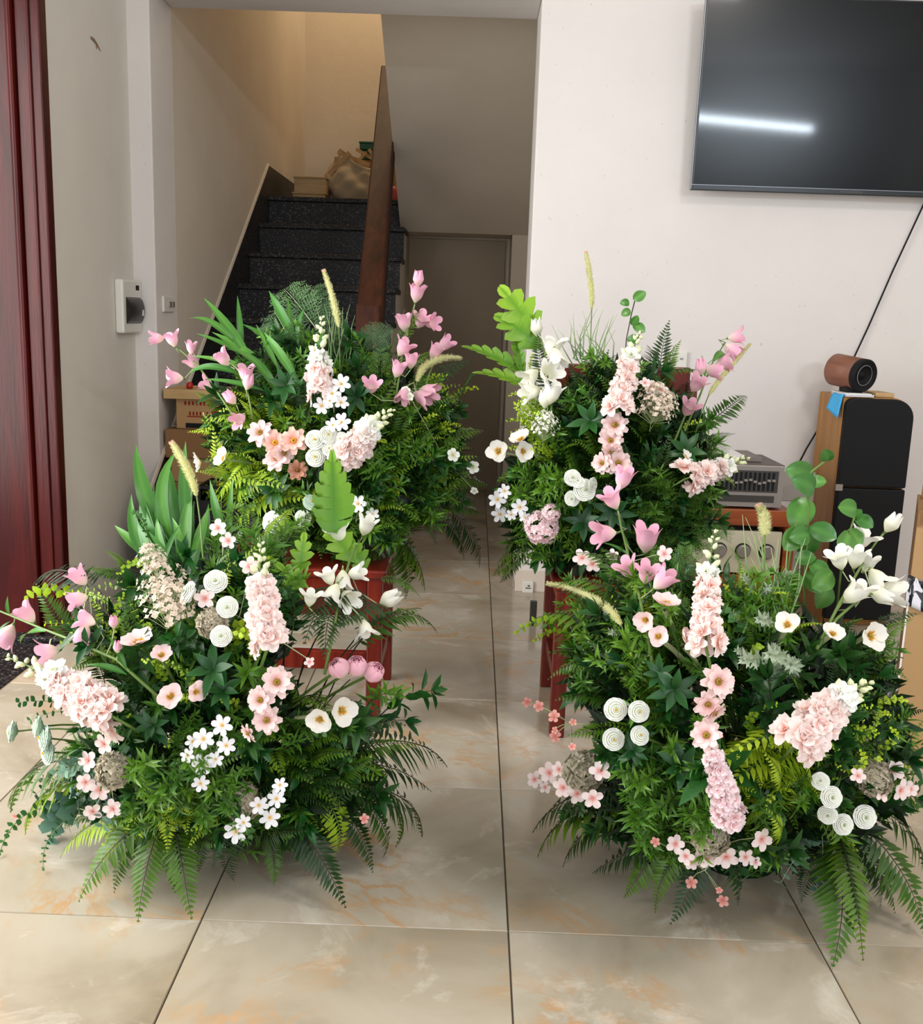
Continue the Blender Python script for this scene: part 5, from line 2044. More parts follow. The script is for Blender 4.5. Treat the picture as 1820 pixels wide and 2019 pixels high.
a1.fill([(470, 960), (620, 950), (620, 1040), (480, 1060)], [('fern_lime', 6, 0.11, 0.17), ('sprig', 4, 0.09, 0.14)], 22, 0.97, 1.1, 0.0)
rb = [(740, 880), (960, 860), (960, 1010), (820, 1060), (640, 1090), (640, 980)]
a1.fill(rb, [('fern', 8, 0.15, 0.24), ('sprig', 9, 0.11, 0.17), ('fern_dark', 5, 0.15, 0.24), ('sprig_dark', 4, 0.1, 0.15)], 70, 0.95, 1.12, 0.0)
for bx, by, tx, ty in ((500, 720, 402, 588), (480, 690, 367, 632), (478, 700, 468, 583), (592, 690, 530, 573), (575, 690, 568, 588), (575, 710, 474, 638), (590, 690, 606, 600), (500, 710, 388, 658), (500, 730, 378, 702),
                       (480, 742, 371, 738), (560, 760, 418, 655), (592, 760, 520, 655), (520, 770, 400, 748), (560, 800, 440, 690), (610, 740, 640, 650), (550, 730, 505, 640)):
    a1.leaf('lance', bx, by, tx, ty, 0.0, -0.05, UP + Vector((random.uniform(-0.4, 0.4), -0.9, 0)), 1.0)
for bx, by, tx, ty in ((632, 660, 560, 570), (640, 660, 612, 566), (600, 720, 540, 612), (738, 740, 735, 636), (700, 720, 758, 668), (690, 720, 690, 650), (590, 860, 555, 740), (640, 870, 600, 780), (690, 840, 720, 770), (600, 840, 560, 770), (620, 850, 640, 790), (650, 700, 650, 600), (560, 700, 520, 640), (720, 720, 765, 640)):
    a1.leaf('lacy', bx, by, tx, ty, 0.08, 0.06, UP * 0.4 + Vector((0, -1, 0)))
for k, bx, by, tx, ty in (('fern', 780, 700, 835, 610), ('fern', 800, 740, 868, 690), ('fern_dark', 830, 770, 930, 712), ('fern', 720, 850, 830, 800), ('fern', 760, 830, 910, 790), ('fern', 470, 830, 385, 772), ('fern_lime', 480, 870, 370, 852),
                          ('fern_lime', 560, 850, 450, 770), ('fern_lime', 560, 790, 500, 730), ('fern_lime', 500, 960, 390, 930), ('fern_lime', 520, 940, 410, 900), ('fern_lime', 560, 860, 400, 830), ('fern_lime', 520, 900, 440, 965),
                          ('fern', 860, 1000, 960, 1020), ('fern_dark', 880, 1000, 945, 1120), ('fern_dark', 860, 1010, 915, 1105), ('fern_dark', 830, 1020, 860, 1075), ('fern', 840, 950, 965, 960), ('fern', 760, 1040, 820, 1130),
                          ('fern', 760, 1040, 838, 1165), ('fern', 770, 1030, 800, 1180), ('fern', 700, 1060, 780, 1150), ('sprig', 640, 1090, 700, 1120), ('fern', 860, 870, 955, 850), ('fern_dark', 870, 930, 960, 905),
                          ('lime', 830, 780, 880, 740), ('lime', 860, 820, 940, 765), ('lime', 850, 800, 905, 760), ('euca_small', 860, 850, 930, 740), ('lime', 830, 760, 900, 800), ('fern_lime', 480, 1010, 560, 960), ('fern_lime', 440, 1040, 520, 955), ('fern_lime', 470, 1040, 610, 985)):
    a1.leaf(k, bx, by, tx, ty, 0.08, -0.02)
a1.bells('pink', [(475, 840), (430, 775), (390, 720), (355, 690), (325, 668)], [(308, 667, -1, -0.05, 30, 0), (339, 668, -0.3, -1, 32, 1), (377, 685, 0.1, -1, 26, 0), (380, 714, -0.7, -0.8, 32, 0), (343, 745, -1, -0.1, 36, 1), (406, 757, -0.8, -0.4, 32, 1), (453, 783, -0.7, -0.9, 34, 2), (472, 826, -0.3, 0.2, 32, 1, 1.2)])
a1.bells('pink', [(500, 830), (490, 780), (470, 730), (452, 712)], [(440, 706, -0.6, -0.8, 36, 0), (485, 735, 0.0, -1, 38, 1), (490, 752, 0.2, -0.8, 34, 2)])
a1.bells('pink', [(780, 790), (790, 720), (802, 655), (815, 610), (824, 580)], [(825, 548, 0.05, -1, 32, 2), (822, 578, 0.2, -1, 36, 0), (797, 636, -0.1, -1, 36, 0), (830, 632, 0.2, -0.5, 34, 1, 0.8), (850, 636, 0.7, -0.1, 32, 1, 0.8), (796, 685, 0.55, -0.9, 38, 1), (811, 711, 0.1, -1, 32, 0), (785, 728, 0.3, -0.9, 34, 0), (733, 762, 0.1, -0.5, 34, 1, 1.0)])
a1.bells('pink', [(830, 800), (845, 740), (862, 700)], [(878, 678, 0.8, -0.7, 34, 0), (858, 694, 0.5, -0.9, 32, 0)])
a1.bells('dusk', [(800, 800), (820, 775), (832, 770)], [(797, 778, -0.3, 0.8, 36, 0), (846, 771, 1, 0.15, 40, 0), (832, 783, 0.9, 0.4, 40, 0)])
a1.foxtail([(668, 645), (660, 605), (649, 565), (638, 532)], [(672, 760), (670, 700)], 7)
a1.foxtail([(822, 752), (832, 728), (855, 712), (880, 705), (908, 706)], [(800, 830), (816, 780)], 8, tip=False)
a1.needles(665, 745, 18, [(640, 600), (650, 615), (656, 598), (662, 610), (676, 606), (684, 615), (690, 600), (700, 622), (645, 625), (681, 635), (668, 592), (694, 640)])
a1.spike('peach', (634, 780), (630, 690), 26, 14, (635, 622), -0.03, 22, 0.35)
a1.spike('peach', (680, 905), (735, 838), 34, 20, (776, 806), -0.07, 22, 0.25)
a1.phlox('white', [(673, 757, 20), (655, 776, 19), (672, 794, 18), (634, 800, 19), (650, 790, 15)], 660, 830)
a1.phlox('white', [(674, 832, 20), (656, 838, 17)], 665, 870)
a1.phlox('white', [(706, 993, 20), (675, 1011, 19), (734, 1014, 15)], 700, 1050)
a1.phlox('plain', [(893, 897, 15), (933, 921, 14), (800, 770, 10), (808, 782, 9), (935, 968, 9)], 880, 960)
a1.flower('cosmos', 513, 853, 29, (-0.2, -0.9, 0.35))
a1.flower('cosmos_peach', 542, 873, 27, FRONT)
a1.flower('cosmos_peach', 579, 869, 29, FRONT)
a1.flower('cosmos', 547, 905, 32, (-0.1, -0.75, 0.65))
a1.flower('cosmos', 560, 893, 24, (0.4, -0.75, -0.2))
a1.flower('cosmos_brown', 587, 927, 22, (0.1, -0.95, 0.1))
for x, y, r in ((621, 867, 21), (647, 857, 19), (622, 901, 21), (650, 884, 17), (680, 889, 20), (672, 865, 15), (700, 903, 17)):
    a1.flower('rose', x, y, r, (random.uniform(-0.2, 0.2), -0.95, 0.25))
a1.flower('poppy_white', 397, 911, 24, (-0.85, -0.3, -0.2), st='stem_pale')
a1.flower('poppy_white', 444, 905, 25, (-0.6, -0.6, 0.5), st='stem_pale')
a1.flower('ranunculus', 534, 1029, 24, (-0.5, -0.85, 0.25))
a1.flower('ranunculus', 551, 1036, 22, (0.2, -0.9, 0.1), 0.0)
a1.flower('ranunculus', 597, 1021, 18, FRONT)
a1.flower('ranunculus_mint', 614, 990, 18, (0.3, -0.8, 0.5))
for x, y in ((565, 760), (545, 970), (700, 780)):
    p = a1.pt(x, y, 1.0, 0.0)
    o = link('broad_leaf_cluster', random.choice(P['whorl']), face(p, a1.normal(x, y, p), 0.06, random.uniform(0, 6)), a1.root)

# ------------------------------------------------------------------ arrangement on the chair, back right
a2 = Arr('flower arrangement with lobed leaves and pompon flowers on the wooden chair', (1215, 890), 275, 300, 2.93, 0.34, 0.461, (1220, 1050), 2)
b2 = [(1010, 860), (1060, 770), (1150, 700), (1240, 700), (1310, 730), (1390, 800), (1430, 870), (1440, 960), (1420, 1060), (1330, 1120), (1200, 1150), (1100, 1120), (1000, 1110), (965, 1020), (985, 930)]
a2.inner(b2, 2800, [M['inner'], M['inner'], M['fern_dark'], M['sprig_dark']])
a2.fill(b2, [('sprig', 20, 0.10, 0.16), ('fern', 22, 0.16, 0.28), ('sprig_dark', 14, 0.10, 0.16), ('fern_dark', 14, 0.16, 0.26), ('euca', 6, 0.13, 0.2), ('lacy_green', 12, 0.15, 0.24), ('ruscus', 5, 0.13, 0.2)], 300)
rb = [(1270, 930), (1440, 930), (1450, 1060), (1380, 1130), (1290, 1120)]
a2.fill(rb, [('lacy_green', 10, 0.14, 0.24)], 45, 1.0, 1.15, 0.0)
rb = [(985, 930), (1100, 910), (1130, 1100), (1000, 1120)]
a2.fill(rb, [('sprig', 10, 0.1, 0.16), ('fern', 2, 0.1, 0.16)], 55, 1.0, 1.12, 0.0)
rb = [(1010, 780), (1060, 770), (1060, 900), (1000, 900)]
a2.fill(rb, [('lime', 10, 0.09, 0.15)], 24, 1.0, 1.12, 0.0)
for bx, by, tx, ty, kd in ((1062, 665, 985, 565, 'oak'), (1068, 690, 975, 622, 'oak'), (1035, 745, 1012, 635, 'oak_side'), (1040, 738, 912, 684, 'oak_side'), (1068, 770, 933, 736, 'oak_side')):
    a2.leaf(kd, bx, by, tx, ty, 0.03, 0.0, UP * 0.5 + Vector((-0.3, -0.8, 0)), 1.0)
for bx, by, tx, ty in ((1085, 780, 1060, 660), (1050, 790, 1035, 740), (1060, 800, 1045, 745)):
    a2.leaf('fern_dark', bx, by, tx, ty, 0.05, 0.05)
    link('stem', P['stem_dark'][0], frame(a2.pt(bx, by), a2.pt(tx, ty), UP), a2.root)
for k, bx, by, tx, ty in (('fern_dark', 1300, 770, 1320, 632), ('fern', 1310, 770, 1343, 670), ('fern_dark', 1290, 770, 1235, 690), ('fern', 1310, 740, 1400, 745), ('fern_dark', 1340, 800, 1375, 750), ('fern', 1380, 850, 1472, 782),
                          ('fern', 1370, 860, 1440, 830), ('fern_dark', 1380, 880, 1450, 855), ('fern', 1210, 770, 1180, 690), ('fern_dark', 1190, 800, 1200, 690), ('fern_dark', 1170, 850, 1160, 760), ('fern', 1150, 860, 1115, 790),
                          ('fern_dark', 1160, 790, 1130, 690), ('fern', 1200, 780, 1215, 700), ('fern_dark', 1180, 800, 1165, 700), ('fern_dark', 1150, 830, 1120, 720), ('fern_dark', 1280, 760, 1275, 680), ('fern', 1130, 930, 1080, 850), ('fern', 1150, 960, 1200, 940), ('fern', 1100, 1000, 1180, 1010), ('fern', 1050, 1080, 970, 1135), ('fern', 1060, 1060, 980, 1110), ('fern_dark', 1030, 1090, 985, 1150), ('lime', 1050, 860, 1000, 830), ('lime', 1040, 800, 1005, 780), ('lime', 1060, 770, 1050, 700),
                          ('fern_lime', 1380, 930, 1450, 960), ('sprig', 1170, 760, 1165, 700), ('sprig', 1180, 770, 1195, 715), ('fern', 1310, 900, 1380, 850), ('fern_dark', 1330, 860, 1430, 880), ('lime', 1320, 880, 1380, 830)):
    a2.leaf(k, bx, by, tx, ty, 0.06, 0.0)
a2.bells('white', [(1090, 850), (1085, 780), (1075, 700), (1065, 660)], [(1058, 645, -0.1, -1, 36, 2), (1090, 684, 0.1, -0.8, 44, 1), (1098, 705, 0.2, 0.8, 42, 0), (1080, 735, 0.3, -0.3, 42, 1, 1.3), (1046, 742, -0.5, 0.4, 40, 1), (1047, 772, -1, 0.2, 42, 0), (1088, 776, 0.3, -1, 46, 0), (1075, 785, 0.0, -1, 40, 2)])
a2.bells('pink', [(1350, 850), (1380, 780), (1405, 715), (1430, 675)], [(1453, 664, 1, -0.2, 34, 1), (1444, 690, 0.8, 0.5, 38, 0), (1427, 716, 0.9, -0.3, 36, 1), (1408, 731, 1, 0.1, 38, 0), (1382, 722, -0.1, -1, 34, 2)], leaves=[(1405, 715, 1432, 700), (1390, 745, 1383, 700)])
a2.bells('dusk', [(1330, 870), (1355, 810), (1370, 765)], [(1374, 757, 0.3, -0.7, 38, 1, 0.7), (1358, 805, 0.2, -0.6, 38, 1, 0.9)])
a2.foxtail([(1167, 607), (1166, 570), (1161, 530), (1155, 496)], [(1165, 720), (1165, 660)], 6.5)
a2.foxtail([(1398, 778), (1420, 747), (1450, 712), (1479, 678)], [(1370, 860), (1385, 810)], 6, tip=False)
a2.needles(1170, 715, 40, [(1122, 630), (1126, 645), (1130, 618), (1136, 650), (1142, 638), (1158, 625), (1178, 608), (1190, 608), (1196, 640), (1210, 620), (1218, 618), (1214, 650), (1088, 640), (1100, 650), (1150, 612), (1184, 622), (1202, 628), (1128, 640), (1170, 600), (1146, 655)], -0.02, 0.0017)
# trailing pothos stem at the top
mb = MB()
pl = [at(x, y, a2.depth(1240, 680)) for x, y in ((1232, 720), (1235, 670), (1245, 620), (1252, 592))]
mb.tube(pl, 0.0016, M['stem_dark'], 5)
br = obj('pothos_stem', mb, a2.root, smooth=True)
for bx, by, tx, ty in ((1250, 590, 1274, 576), (1240, 597, 1222, 598), (1242, 612, 1225, 622), (1246, 640, 1258, 622), (1250, 640, 1272, 655), (1238, 670, 1262, 668)):
    Yv = a2.depth(1240, 680)
    link('pothos_leaf', random.choice(P['pothos']), frame(at(bx, by, Yv), at(tx, ty, Yv - 0.01), UP * 0.3 + Vector((0.2, -1, 0))), br)
a2.spike('peach', (1217, 805), (1243, 700), 27, 20, (1264, 652), -0.05, 20, 0.1)
a2.spike('peach', (1350, 945), (1432, 918), 33, 20, (1478, 903), -0.07, 21, 0.2)
for x, y, r, n in ((1212, 838, 29, FRONT), (1204, 868, 27, (-0.2, -0.9, 0.0)), (1206, 890, 24, (0.1, -0.7, -0.5)), (1188, 913, 25, (-0.6, -0.7, 0.1)), (1219, 913, 31, (0.1, -0.95, 0.2))):
    a2.flower('cosmos', x, y, r, n)
a2.breath('beige', 1290, 790, 95, (0.1, -1))
a2.breath('beige', 1310, 800, 80, (0.4, -0.8))
a2.breath('white', 1075, 835, 70, (0.1, -1))
a2.phlox('pink', [(1285, 765, 17), (1303, 768, 16), (1272, 755, 12)], 1290, 800)
a2.flower('poppy_white', 984, 890, 27, (-0.35, -0.85, 0.35), st='stem_pale')
a2.flower('poppy_white', 1028, 868, 25, (-0.5, -0.5, 0.7), st='stem_pale')
a2.flower('poppy_white', 1030, 890, 24, (0.4, -0.85, 0.1), st='stem_pale')
a2.flower('poppy_white', 1350, 901, 17, (0.5, -0.4, 0.7), st='stem_pale')
for x, y, r, n in ((1129, 942, 18, FRONT), (1153, 966, 24, FRONT), (1140, 950, 15, (-0.2, -0.7, 0.7)), (1128, 983, 17, (-0.3, -0.9, 0)), (1170, 955, 15, (0.7, -0.6, 0.1))):
    a2.flower('ranunculus', x, y, r, n)
a2.phlox('white', [(981, 985, 20), (995, 968, 16), (1025, 1000, 19), (986, 1014, 19), (1008, 1015, 13), (1035, 1020, 13)], 1010, 1060)
a2.flower('pompon', 1068, 1040, 34, (-0.1, -0.9, 0.3))
a2.flower('pompon', 1086, 1012, 19, (0.2, -0.8, 0.5))
for x, y in ((1210, 1010), (1165, 830), (1150, 1030), (1350, 890)):
    p = a2.pt(x, y, 1.0, 0.0)
    link('broad_leaf_cluster', random.choice(P['whorl']), face(p, a2.normal(x, y, p), 0.065, random.uniform(0, 6)), a2.root)

# ------------------------------------------------------------------ arrangement on the floor, front left
a3 = Arr('flower arrangement with peony buds and grassy leaves on the floor, front left', (430, 1380), 420, 390, 2.08, 0.40, 0.0, (430, 1560), 3)
b3 = [(170, 1200), (330, 1110), (430, 1050), (540, 1060), (600, 1110), (590, 1200), (550, 1320), (600, 1400), (720, 1430), (750, 1480), (770, 1560), (730, 1640), (620, 1680), (480, 1690), (310, 1680), (170, 1610), (110, 1540), (150, 1440), (230, 1360), (150, 1250)]
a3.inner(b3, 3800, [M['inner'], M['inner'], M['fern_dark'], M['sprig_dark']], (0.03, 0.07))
a3.fill(b3, [('sprig', 22, 0.09, 0.14), ('fern', 22, 0.15, 0.26), ('sprig_dark', 16, 0.09, 0.15), ('fern_dark', 11, 0.15, 0.24), ('euca', 6, 0.11, 0.18), ('ruscus', 6, 0.12, 0.18), ('lime', 4, 0.09, 0.14)], 330)
rb = [(230, 1500), (480, 1500), (480, 1650), (250, 1650)]
a3.fill(rb, [('sprig', 10, 0.09, 0.14)], 45, 1.0, 1.15, 0.0)
rb = [(60, 1520), (220, 1480), (230, 1640), (90, 1660)]
a3.fill(rb, [('sage', 6, 0.10, 0.16), ('fern', 4, 0.12, 0.2), ('euca_small', 4, 0.1, 0.16), ('fern_lime', 3, 0.12, 0.18)], 26, 0.95, 1.1, 0.0)
rb = [(60, 1150), (300, 1150), (330, 1300), (150, 1320)]
a3.fill(rb, [('lime', 7, 0.09, 0.15), ('fern', 4, 0.13, 0.2), ('fern_dark', 3, 0.13, 0.2)], 30, 0.9, 1.05, 0.0)
rb = [(430, 1000), (620, 1000), (600, 1160), (450, 1140)]
a3.fill(rb, [('fern', 8, 0.13, 0.22), ('sprig', 8, 0.1, 0.15), ('fern_lime', 2, 0.12, 0.18)], 36, 0.9, 1.05, 0.0)
for k, bx, by, tx, ty in (('lance_wide', 330, 1080, 268, 878), ('lance_wide', 330, 1110, 284, 950), ('lance_wide', 345, 1100, 332, 915), ('lance', 352, 1090, 352, 885), ('lance_wide', 340, 1120, 305, 955), ('lance_wide', 370, 1130, 383, 955),
                          ('lance_wide', 310, 1110, 226, 1036), ('lance_wide', 350, 1140, 300, 1000), ('lance_wide', 380, 1120, 412, 1000), ('lance', 455, 1080, 460, 940), ('lance', 450, 1080, 414, 945), ('lance_wide', 350, 1150, 270, 1020),
                          ('lance_wide', 360, 1150, 350, 985), ('lance_wide', 360, 1160, 400, 1040), ('lance', 375, 1080, 366, 870), ('lance_wide', 330, 1130, 275, 945)):
    a3.leaf(k, bx, by, tx, ty, 0.05, 0.03, UP * 0.6 + Vector((random.uniform(-0.5, 0.5), -1.0, 0)), 0.9)
for i in range(16):
    bx, by = random.uniform(315, 385), random.uniform(1090, 1150)
    a3.leaf('lance_wide' if i % 2 else 'lance', bx, by, bx + random.uniform(-85, 70), random.uniform(945, 1050), 0.03, 0.04, UP * 0.5 + Vector((random.uniform(-0.9, 0.9), -1.0, 0)), 0.9)
LOW = UP * 1.0 + Vector((0, -0.4, 0))
for k, bx, by, tx, ty in (('fern', 200, 1500, 22, 1600), ('fern_lime', 190, 1530, 50, 1645), ('fern', 230, 1490, 80, 1520), ('euca_small', 210, 1600, 0, 1680), ('euca_small', 190, 1590, 85, 1712), ('fern_lime', 310, 1590, 118, 1692),
                          ('fern', 330, 1590, 155, 1778), ('fern', 330, 1600, 272, 1818), ('fern', 340, 1600, 378, 1812), ('fern_dark', 400, 1600, 390, 1722), ('fern_lime', 300, 1560, 240, 1720), ('fern_lime', 330, 1560, 300, 1700),
                          ('fern_lime', 290, 1540, 262, 1700), ('fern_lime', 310, 1530, 330, 1680), ('fern_lime', 280, 1560, 200, 1730), ('fern', 350, 1580, 345, 1760), ('fern', 310, 1580, 225, 1760), ('fern_dark', 470, 1590, 462, 1738), ('fern_dark', 440, 1600, 420, 1710), ('fern_dark', 560, 1600, 682, 1790), ('fern', 530, 1640, 540, 1745), ('fern_lime', 620, 1540, 655, 1692), ('fern_dark', 640, 1480, 882, 1512),
                          ('fern', 650, 1500, 830, 1470), ('fern_dark', 650, 1540, 832, 1650), ('fern', 640, 1560, 800, 1600), ('fern_dark', 660, 1580, 735, 1720), ('fern', 680, 1540, 780, 1670), ('fern', 700, 1560, 755, 1690), ('fern_dark', 620, 1460, 800, 1430),
                          ('fern_dark', 660, 1510, 850, 1560), ('ruscus', 720, 1450, 852, 1362), ('ruscus', 700, 1480, 800, 1420), ('fern', 740, 1140, 830, 1180), ('fern', 700, 1240, 862, 1248), ('fern', 690, 1280, 832, 1200), ('fern_dark', 720, 1180, 600, 1270),
                          ('fern_dark', 690, 1200, 640, 1300), ('fern_dark', 740, 1190, 660, 1240), ('fern_dark', 290, 1130, 160, 1135), ('fern', 280, 1150, 170, 1120), ('fern', 250, 1160, 205, 1085), ('fern_dark', 200, 1170, 60, 1160), ('lime', 180, 1180, 55, 1175), ('lime', 220, 1250, 90, 1230),
                          ('lime', 280, 1160, 150, 1170), ('lime', 300, 1140, 235, 1130), ('fern', 240, 1300, 130, 1330), ('ruscus', 230, 1310, 170, 1270), ('fern', 320, 1240, 240, 1230), ('euca', 180, 1400, 38, 1385), ('euca', 190, 1420, 60, 1420), ('euca_small', 300, 1100, 260, 1010), ('fern_lime', 520, 1090, 580, 1000),
                          ('fern', 560, 1090, 620, 1010), ('fern', 500, 1080, 470, 990), ('fern_dark', 690, 1380, 740, 1470), ('sprig', 720, 1400, 780, 1370)):
    a3.leaf(k, bx, by, tx, ty, 0.05, -0.03, LOW)
for bx, by, tx, ty in ((660, 1060, 655, 890),):
    a3.leaf('oak_long', bx, by, tx, ty, 0.0, 0.0, Vector((0.1, -1, 0.1)), 1.0)
for bx, by, tx, ty in ((590, 1130, 600, 1050), (600, 1160, 545, 1110), (700, 1110, 640, 1030), (720, 1130, 690, 1060)):
    a3.leaf('oak', bx, by, tx, ty, 0.03, 0.0, Vector((0.2, -1, 0.3)), 1.0)
for bx, by, tx, ty in ((560, 1560, 640, 1230), (570, 1560, 600, 1300), (590, 1540, 700, 1260), (600, 1560, 650, 1330), (560, 1560, 560, 1260), (580, 1540, 690, 1340), (550, 1560, 580, 1200), (610, 1540, 730, 1240)):
    link('stem', P['stem_dark'][0], frame(a3.pt(bx, by, 0.3), a3.pt(tx, ty, 0.5), UP), a3.root)
a3.bells('pink', [(330, 1390), (230, 1300), (150, 1265), (80, 1238), (0, 1205), (-40, 1190)], [(52, 1210, -0.6, -0.8, 46, 0), (12, 1255, -0.5, 1, 54, 0), (92, 1286, -1, 0.1, 50, 1), (156, 1137, -0.6, -0.9, 44, 0), (152, 1182, -1, 0.2, 44, 0), (168, 1222, -0.9, -0.5, 44, 1), (163, 1250, -0.3, 0.9, 44, 0), (224, 1226, 0, -1, 30, 2), (232, 1275, 0.1, -1, 28, 2), (95, 1318, 0.2, 0.7, 40, 1)],
         leaves=[(20, 1215, 15, 1175), (20, 1225, -10, 1255), (90, 1245, 40, 1268), (150, 1270, 150, 1215), (250, 1320, 215, 1255), (250, 1330, 170, 1312)])
a3.foxtail([(388, 978), (376, 940), (358, 905), (338, 872)], [(400, 1100), (395, 1030)], 9, -0.16)
a3.flower('poppy_pink', 275, 1268, 37, (-0.2, -0.35, 0.9))
a3.flower('poppy_pink', 318, 1294, 26, (0.2, -0.4, 0.85))
a3.flower('poppy_pink', 337, 1374, 30, (0.1, -0.8, 0.55))
a3.flower('poppy_pink', 385, 1364, 26, (0.5, -0.5, 0.2))
a3.breath('beige', 320, 1150, 130, (-0.15, -1))
a3.breath('beige', 340, 1190, 120, (0.25, -0.9))
a3.breath('beige', 298, 1100, 80, (-0.3, -1))
for x, y, r, n in ((425, 1146, 26, (0.1, -0.85, 0.5)), (368, 1168, 27, (-0.7, -0.5, 0.5)), (448, 1197, 24, FRONT), (436, 1254, 24, (0.1, -0.9, 0.4))):
    a3.flower('ranunculus', x, y, r, n, -0.05)
a3.flower('hydrangea', 418, 1228, 28, FRONT)
a3.phlox('pink', [(430, 1041, 20), (450, 1066, 18)], 440, 1110)
a3.phlox('pink', [(404, 1180, 23), (492, 1117, 22), (610, 1305, 12)], 430, 1240)
a3.spike('peach', (530, 1270), (512, 1145), 36, 26, (515, 1068), -0.06, 27)
a3.spike('peach', (225, 1415), (95, 1330), 46, 34, (12, 1294), -0.07, 31, 0.12)
for x, y, r, n in ((546, 1345, 37, (0.1, -0.9, 0.4)), (514, 1380, 33, (-0.2, -0.9, 0.2)), (526, 1420, 33, (0.1, -0.9, 0.3)), (490, 1445, 24, (-0.6, -0.6, -0.3))):
    a3.flower('cosmos', x, y, r, n, -0.05)
a3.flower('poppy_white', 632, 1418, 32, (-0.1, -0.95, 0.2), -0.03, 'stem_pale')
a3.flower('poppy_white', 672, 1400, 36, (0.4, -0.85, 0.2), 0.0, 'stem_pale')
for x, y, r, n in ((668, 1317, 23, (-0.5, -0.35, 0.8)), (703, 1313, 23, (0.0, -0.4, 0.9)), (737, 1325, 23, (0.45, -0.45, 0.75))):
    a3.flower('peony', x, y, r, n, -0.03)
a3.bells('white', [(640, 1330), (660, 1230), (672, 1160), (690, 1105), (708, 1065)], [(668, 1053, -0.3, -1, 44, 1), (722, 1037, 0.35, -1, 42, 0), (676, 1145, 0.05, 1, 44, 0), (648, 1137, -0.3, -1, 38, 1), (656, 1170, -0.4, 0.8, 44, 1), (686, 1178, 0.3, 0.2, 42, 1, 1.3), (703, 1130, 1, -0.35, 40, 0), (770, 1180, 0.9, -0.6, 52, 2), (612, 1180, 0.1, -0.5, 36, 1), (720, 1240, 0.2, 0.6, 40, 1)])
a3.phlox('white', [(438, 1430, 25), (401, 1457, 25), (446, 1470, 22), (400, 1506, 26), (380, 1462, 18), (425, 1497, 18), (395, 1545, 20), (370, 1490, 17)], 440, 1520)
a3.phlox('white', [(465, 1640, 27), (480, 1622, 20), (510, 1588, 22), (545, 1575, 22), (532, 1612, 24), (552, 1548, 18)], 510, 1560)
for x, y, r, n in ((22, 1442, 25, (-0.95, -0.25, 0.15)), (72, 1432, 25, (-0.9, -0.3, 0.2)), (86, 1455, 29, (-0.8, -0.5, 0.25)), (92, 1484, 28, (-0.7, -0.7, 0.2))):
    a3.flower('ranunculus_mint', x, y, r, n, -0.02)
a3.phlox('pink', [(174, 1500, 25), (205, 1467, 24), (168, 1542, 22), (196, 1558, 26), (182, 1600, 22), (222, 1595, 22), (225, 1510, 16)], 240, 1540)
a3.flower('hydrangea', 222, 1520, 34, (-0.3, -0.9, 0.2))
a3.flower('hydrangea', 478, 1580, 36, (0, -0.9, 0.2), 0.03)
a3.phlox('coral', [(718, 1615, 12), (30, 1610, 8)], 690, 1600)
for x, y, r in ((420, 1320, 62), (440, 1360, 50), (300, 1430, 45)):
    p = a3.pt(x, y, 1.0, -0.01)
    link('broad_leaf_cluster', random.choice(P['whorl']), face(p, a3.normal(x, y, p), r * p.y / FPX, random.uniform(0, 6)), a3.root)
for bx, by, tx, ty in ((180, 1560, 85, 1535), (190, 1580, 100, 1600), (180, 1600, 105, 1650), (200, 1570, 130, 1520)):
    a3.leaf('sage', bx, by, tx, ty, 0.0, -0.04, LOW)
for bx, by, tx, ty in ((480, 1290, 520, 1240), (500, 1310, 470, 1250), (520, 1310, 545, 1260)):
    a3.leaf('lime', bx, by, tx, ty, 0.0, -0.06)

# ------------------------------------------------------------------ arrangement on the floor, front right
a4 = Arr('flower arrangement with pothos vines and white roses on the floor, front right', (1470, 1420), 420, 390, 2.04, 0.40, 0.0, (1470, 1590), 4)
b4 = [(1110, 1200), (1210, 1120), (1330, 1090), (1440, 1140), (1600, 1200), (1750, 1240), (1810, 1330), (1830, 1480), (1830, 1620), (1740, 1690), (1620, 1730), (1480, 1710), (1330, 1740), (1210, 1690), (1120, 1610), (1180, 1510), (1130, 1400), (1080, 1290)]
a4.inner(b4, 4000, [M['inner'], M['inner'], M['fern_dark'], M['sprig_dark']], (0.03, 0.07))
a4.fill(b4, [('sprig', 22, 0.09, 0.14), ('fern', 22, 0.15, 0.25), ('sprig_dark', 15, 0.09, 0.15), ('fern_dark', 9, 0.15, 0.24), ('euca', 4, 0.11, 0.18), ('ruscus', 5, 0.12, 0.18), ('lime', 6, 0.09, 0.14), ('lacy_green', 5, 0.12, 0.2), ('dusty', 2, 0.1, 0.15)], 330)
rb = [(1080, 1160), (1230, 1100), (1330, 1200), (1280, 1350), (1130, 1340)]
a4.fill(rb, [('sprig', 9, 0.10, 0.15), ('fern', 7, 0.13, 0.22), ('lime', 2, 0.08, 0.13)], 46, 0.9, 1.08, 0.0)
rb = [(1640, 1380), (1800, 1380), (1800, 1520), (1650, 1520)]
a4.fill(rb, [('lime', 10, 0.08, 0.13), ('sprig_dark', 5, 0.09, 0.13)], 36, 0.95, 1.1, 0.0)
rb = [(1220, 1520), (1400, 1500), (1420, 1690), (1250, 1700)]
a4.fill(rb, [('sprig', 10, 0.09, 0.14)], 46, 1.0, 1.15, 0.0)
rb = [(1420, 1090), (1560, 1130), (1560, 1300), (1420, 1300)]
a4.fill(rb, [('fern_lime', 4, 0.11, 0.17), ('dusty', 5, 0.1, 0.15), ('sprig', 4, 0.1, 0.14), ('fern', 4, 0.12, 0.18)], 26, 0.9, 1.05, 0.0)
a4.fill([(1440, 1470), (1580, 1470), (1620, 1590), (1480, 1620)], [('fern_lime', 8, 0.10, 0.17), ('sprig', 4, 0.09, 0.13)], 26, 1.0, 1.12, 0.0)
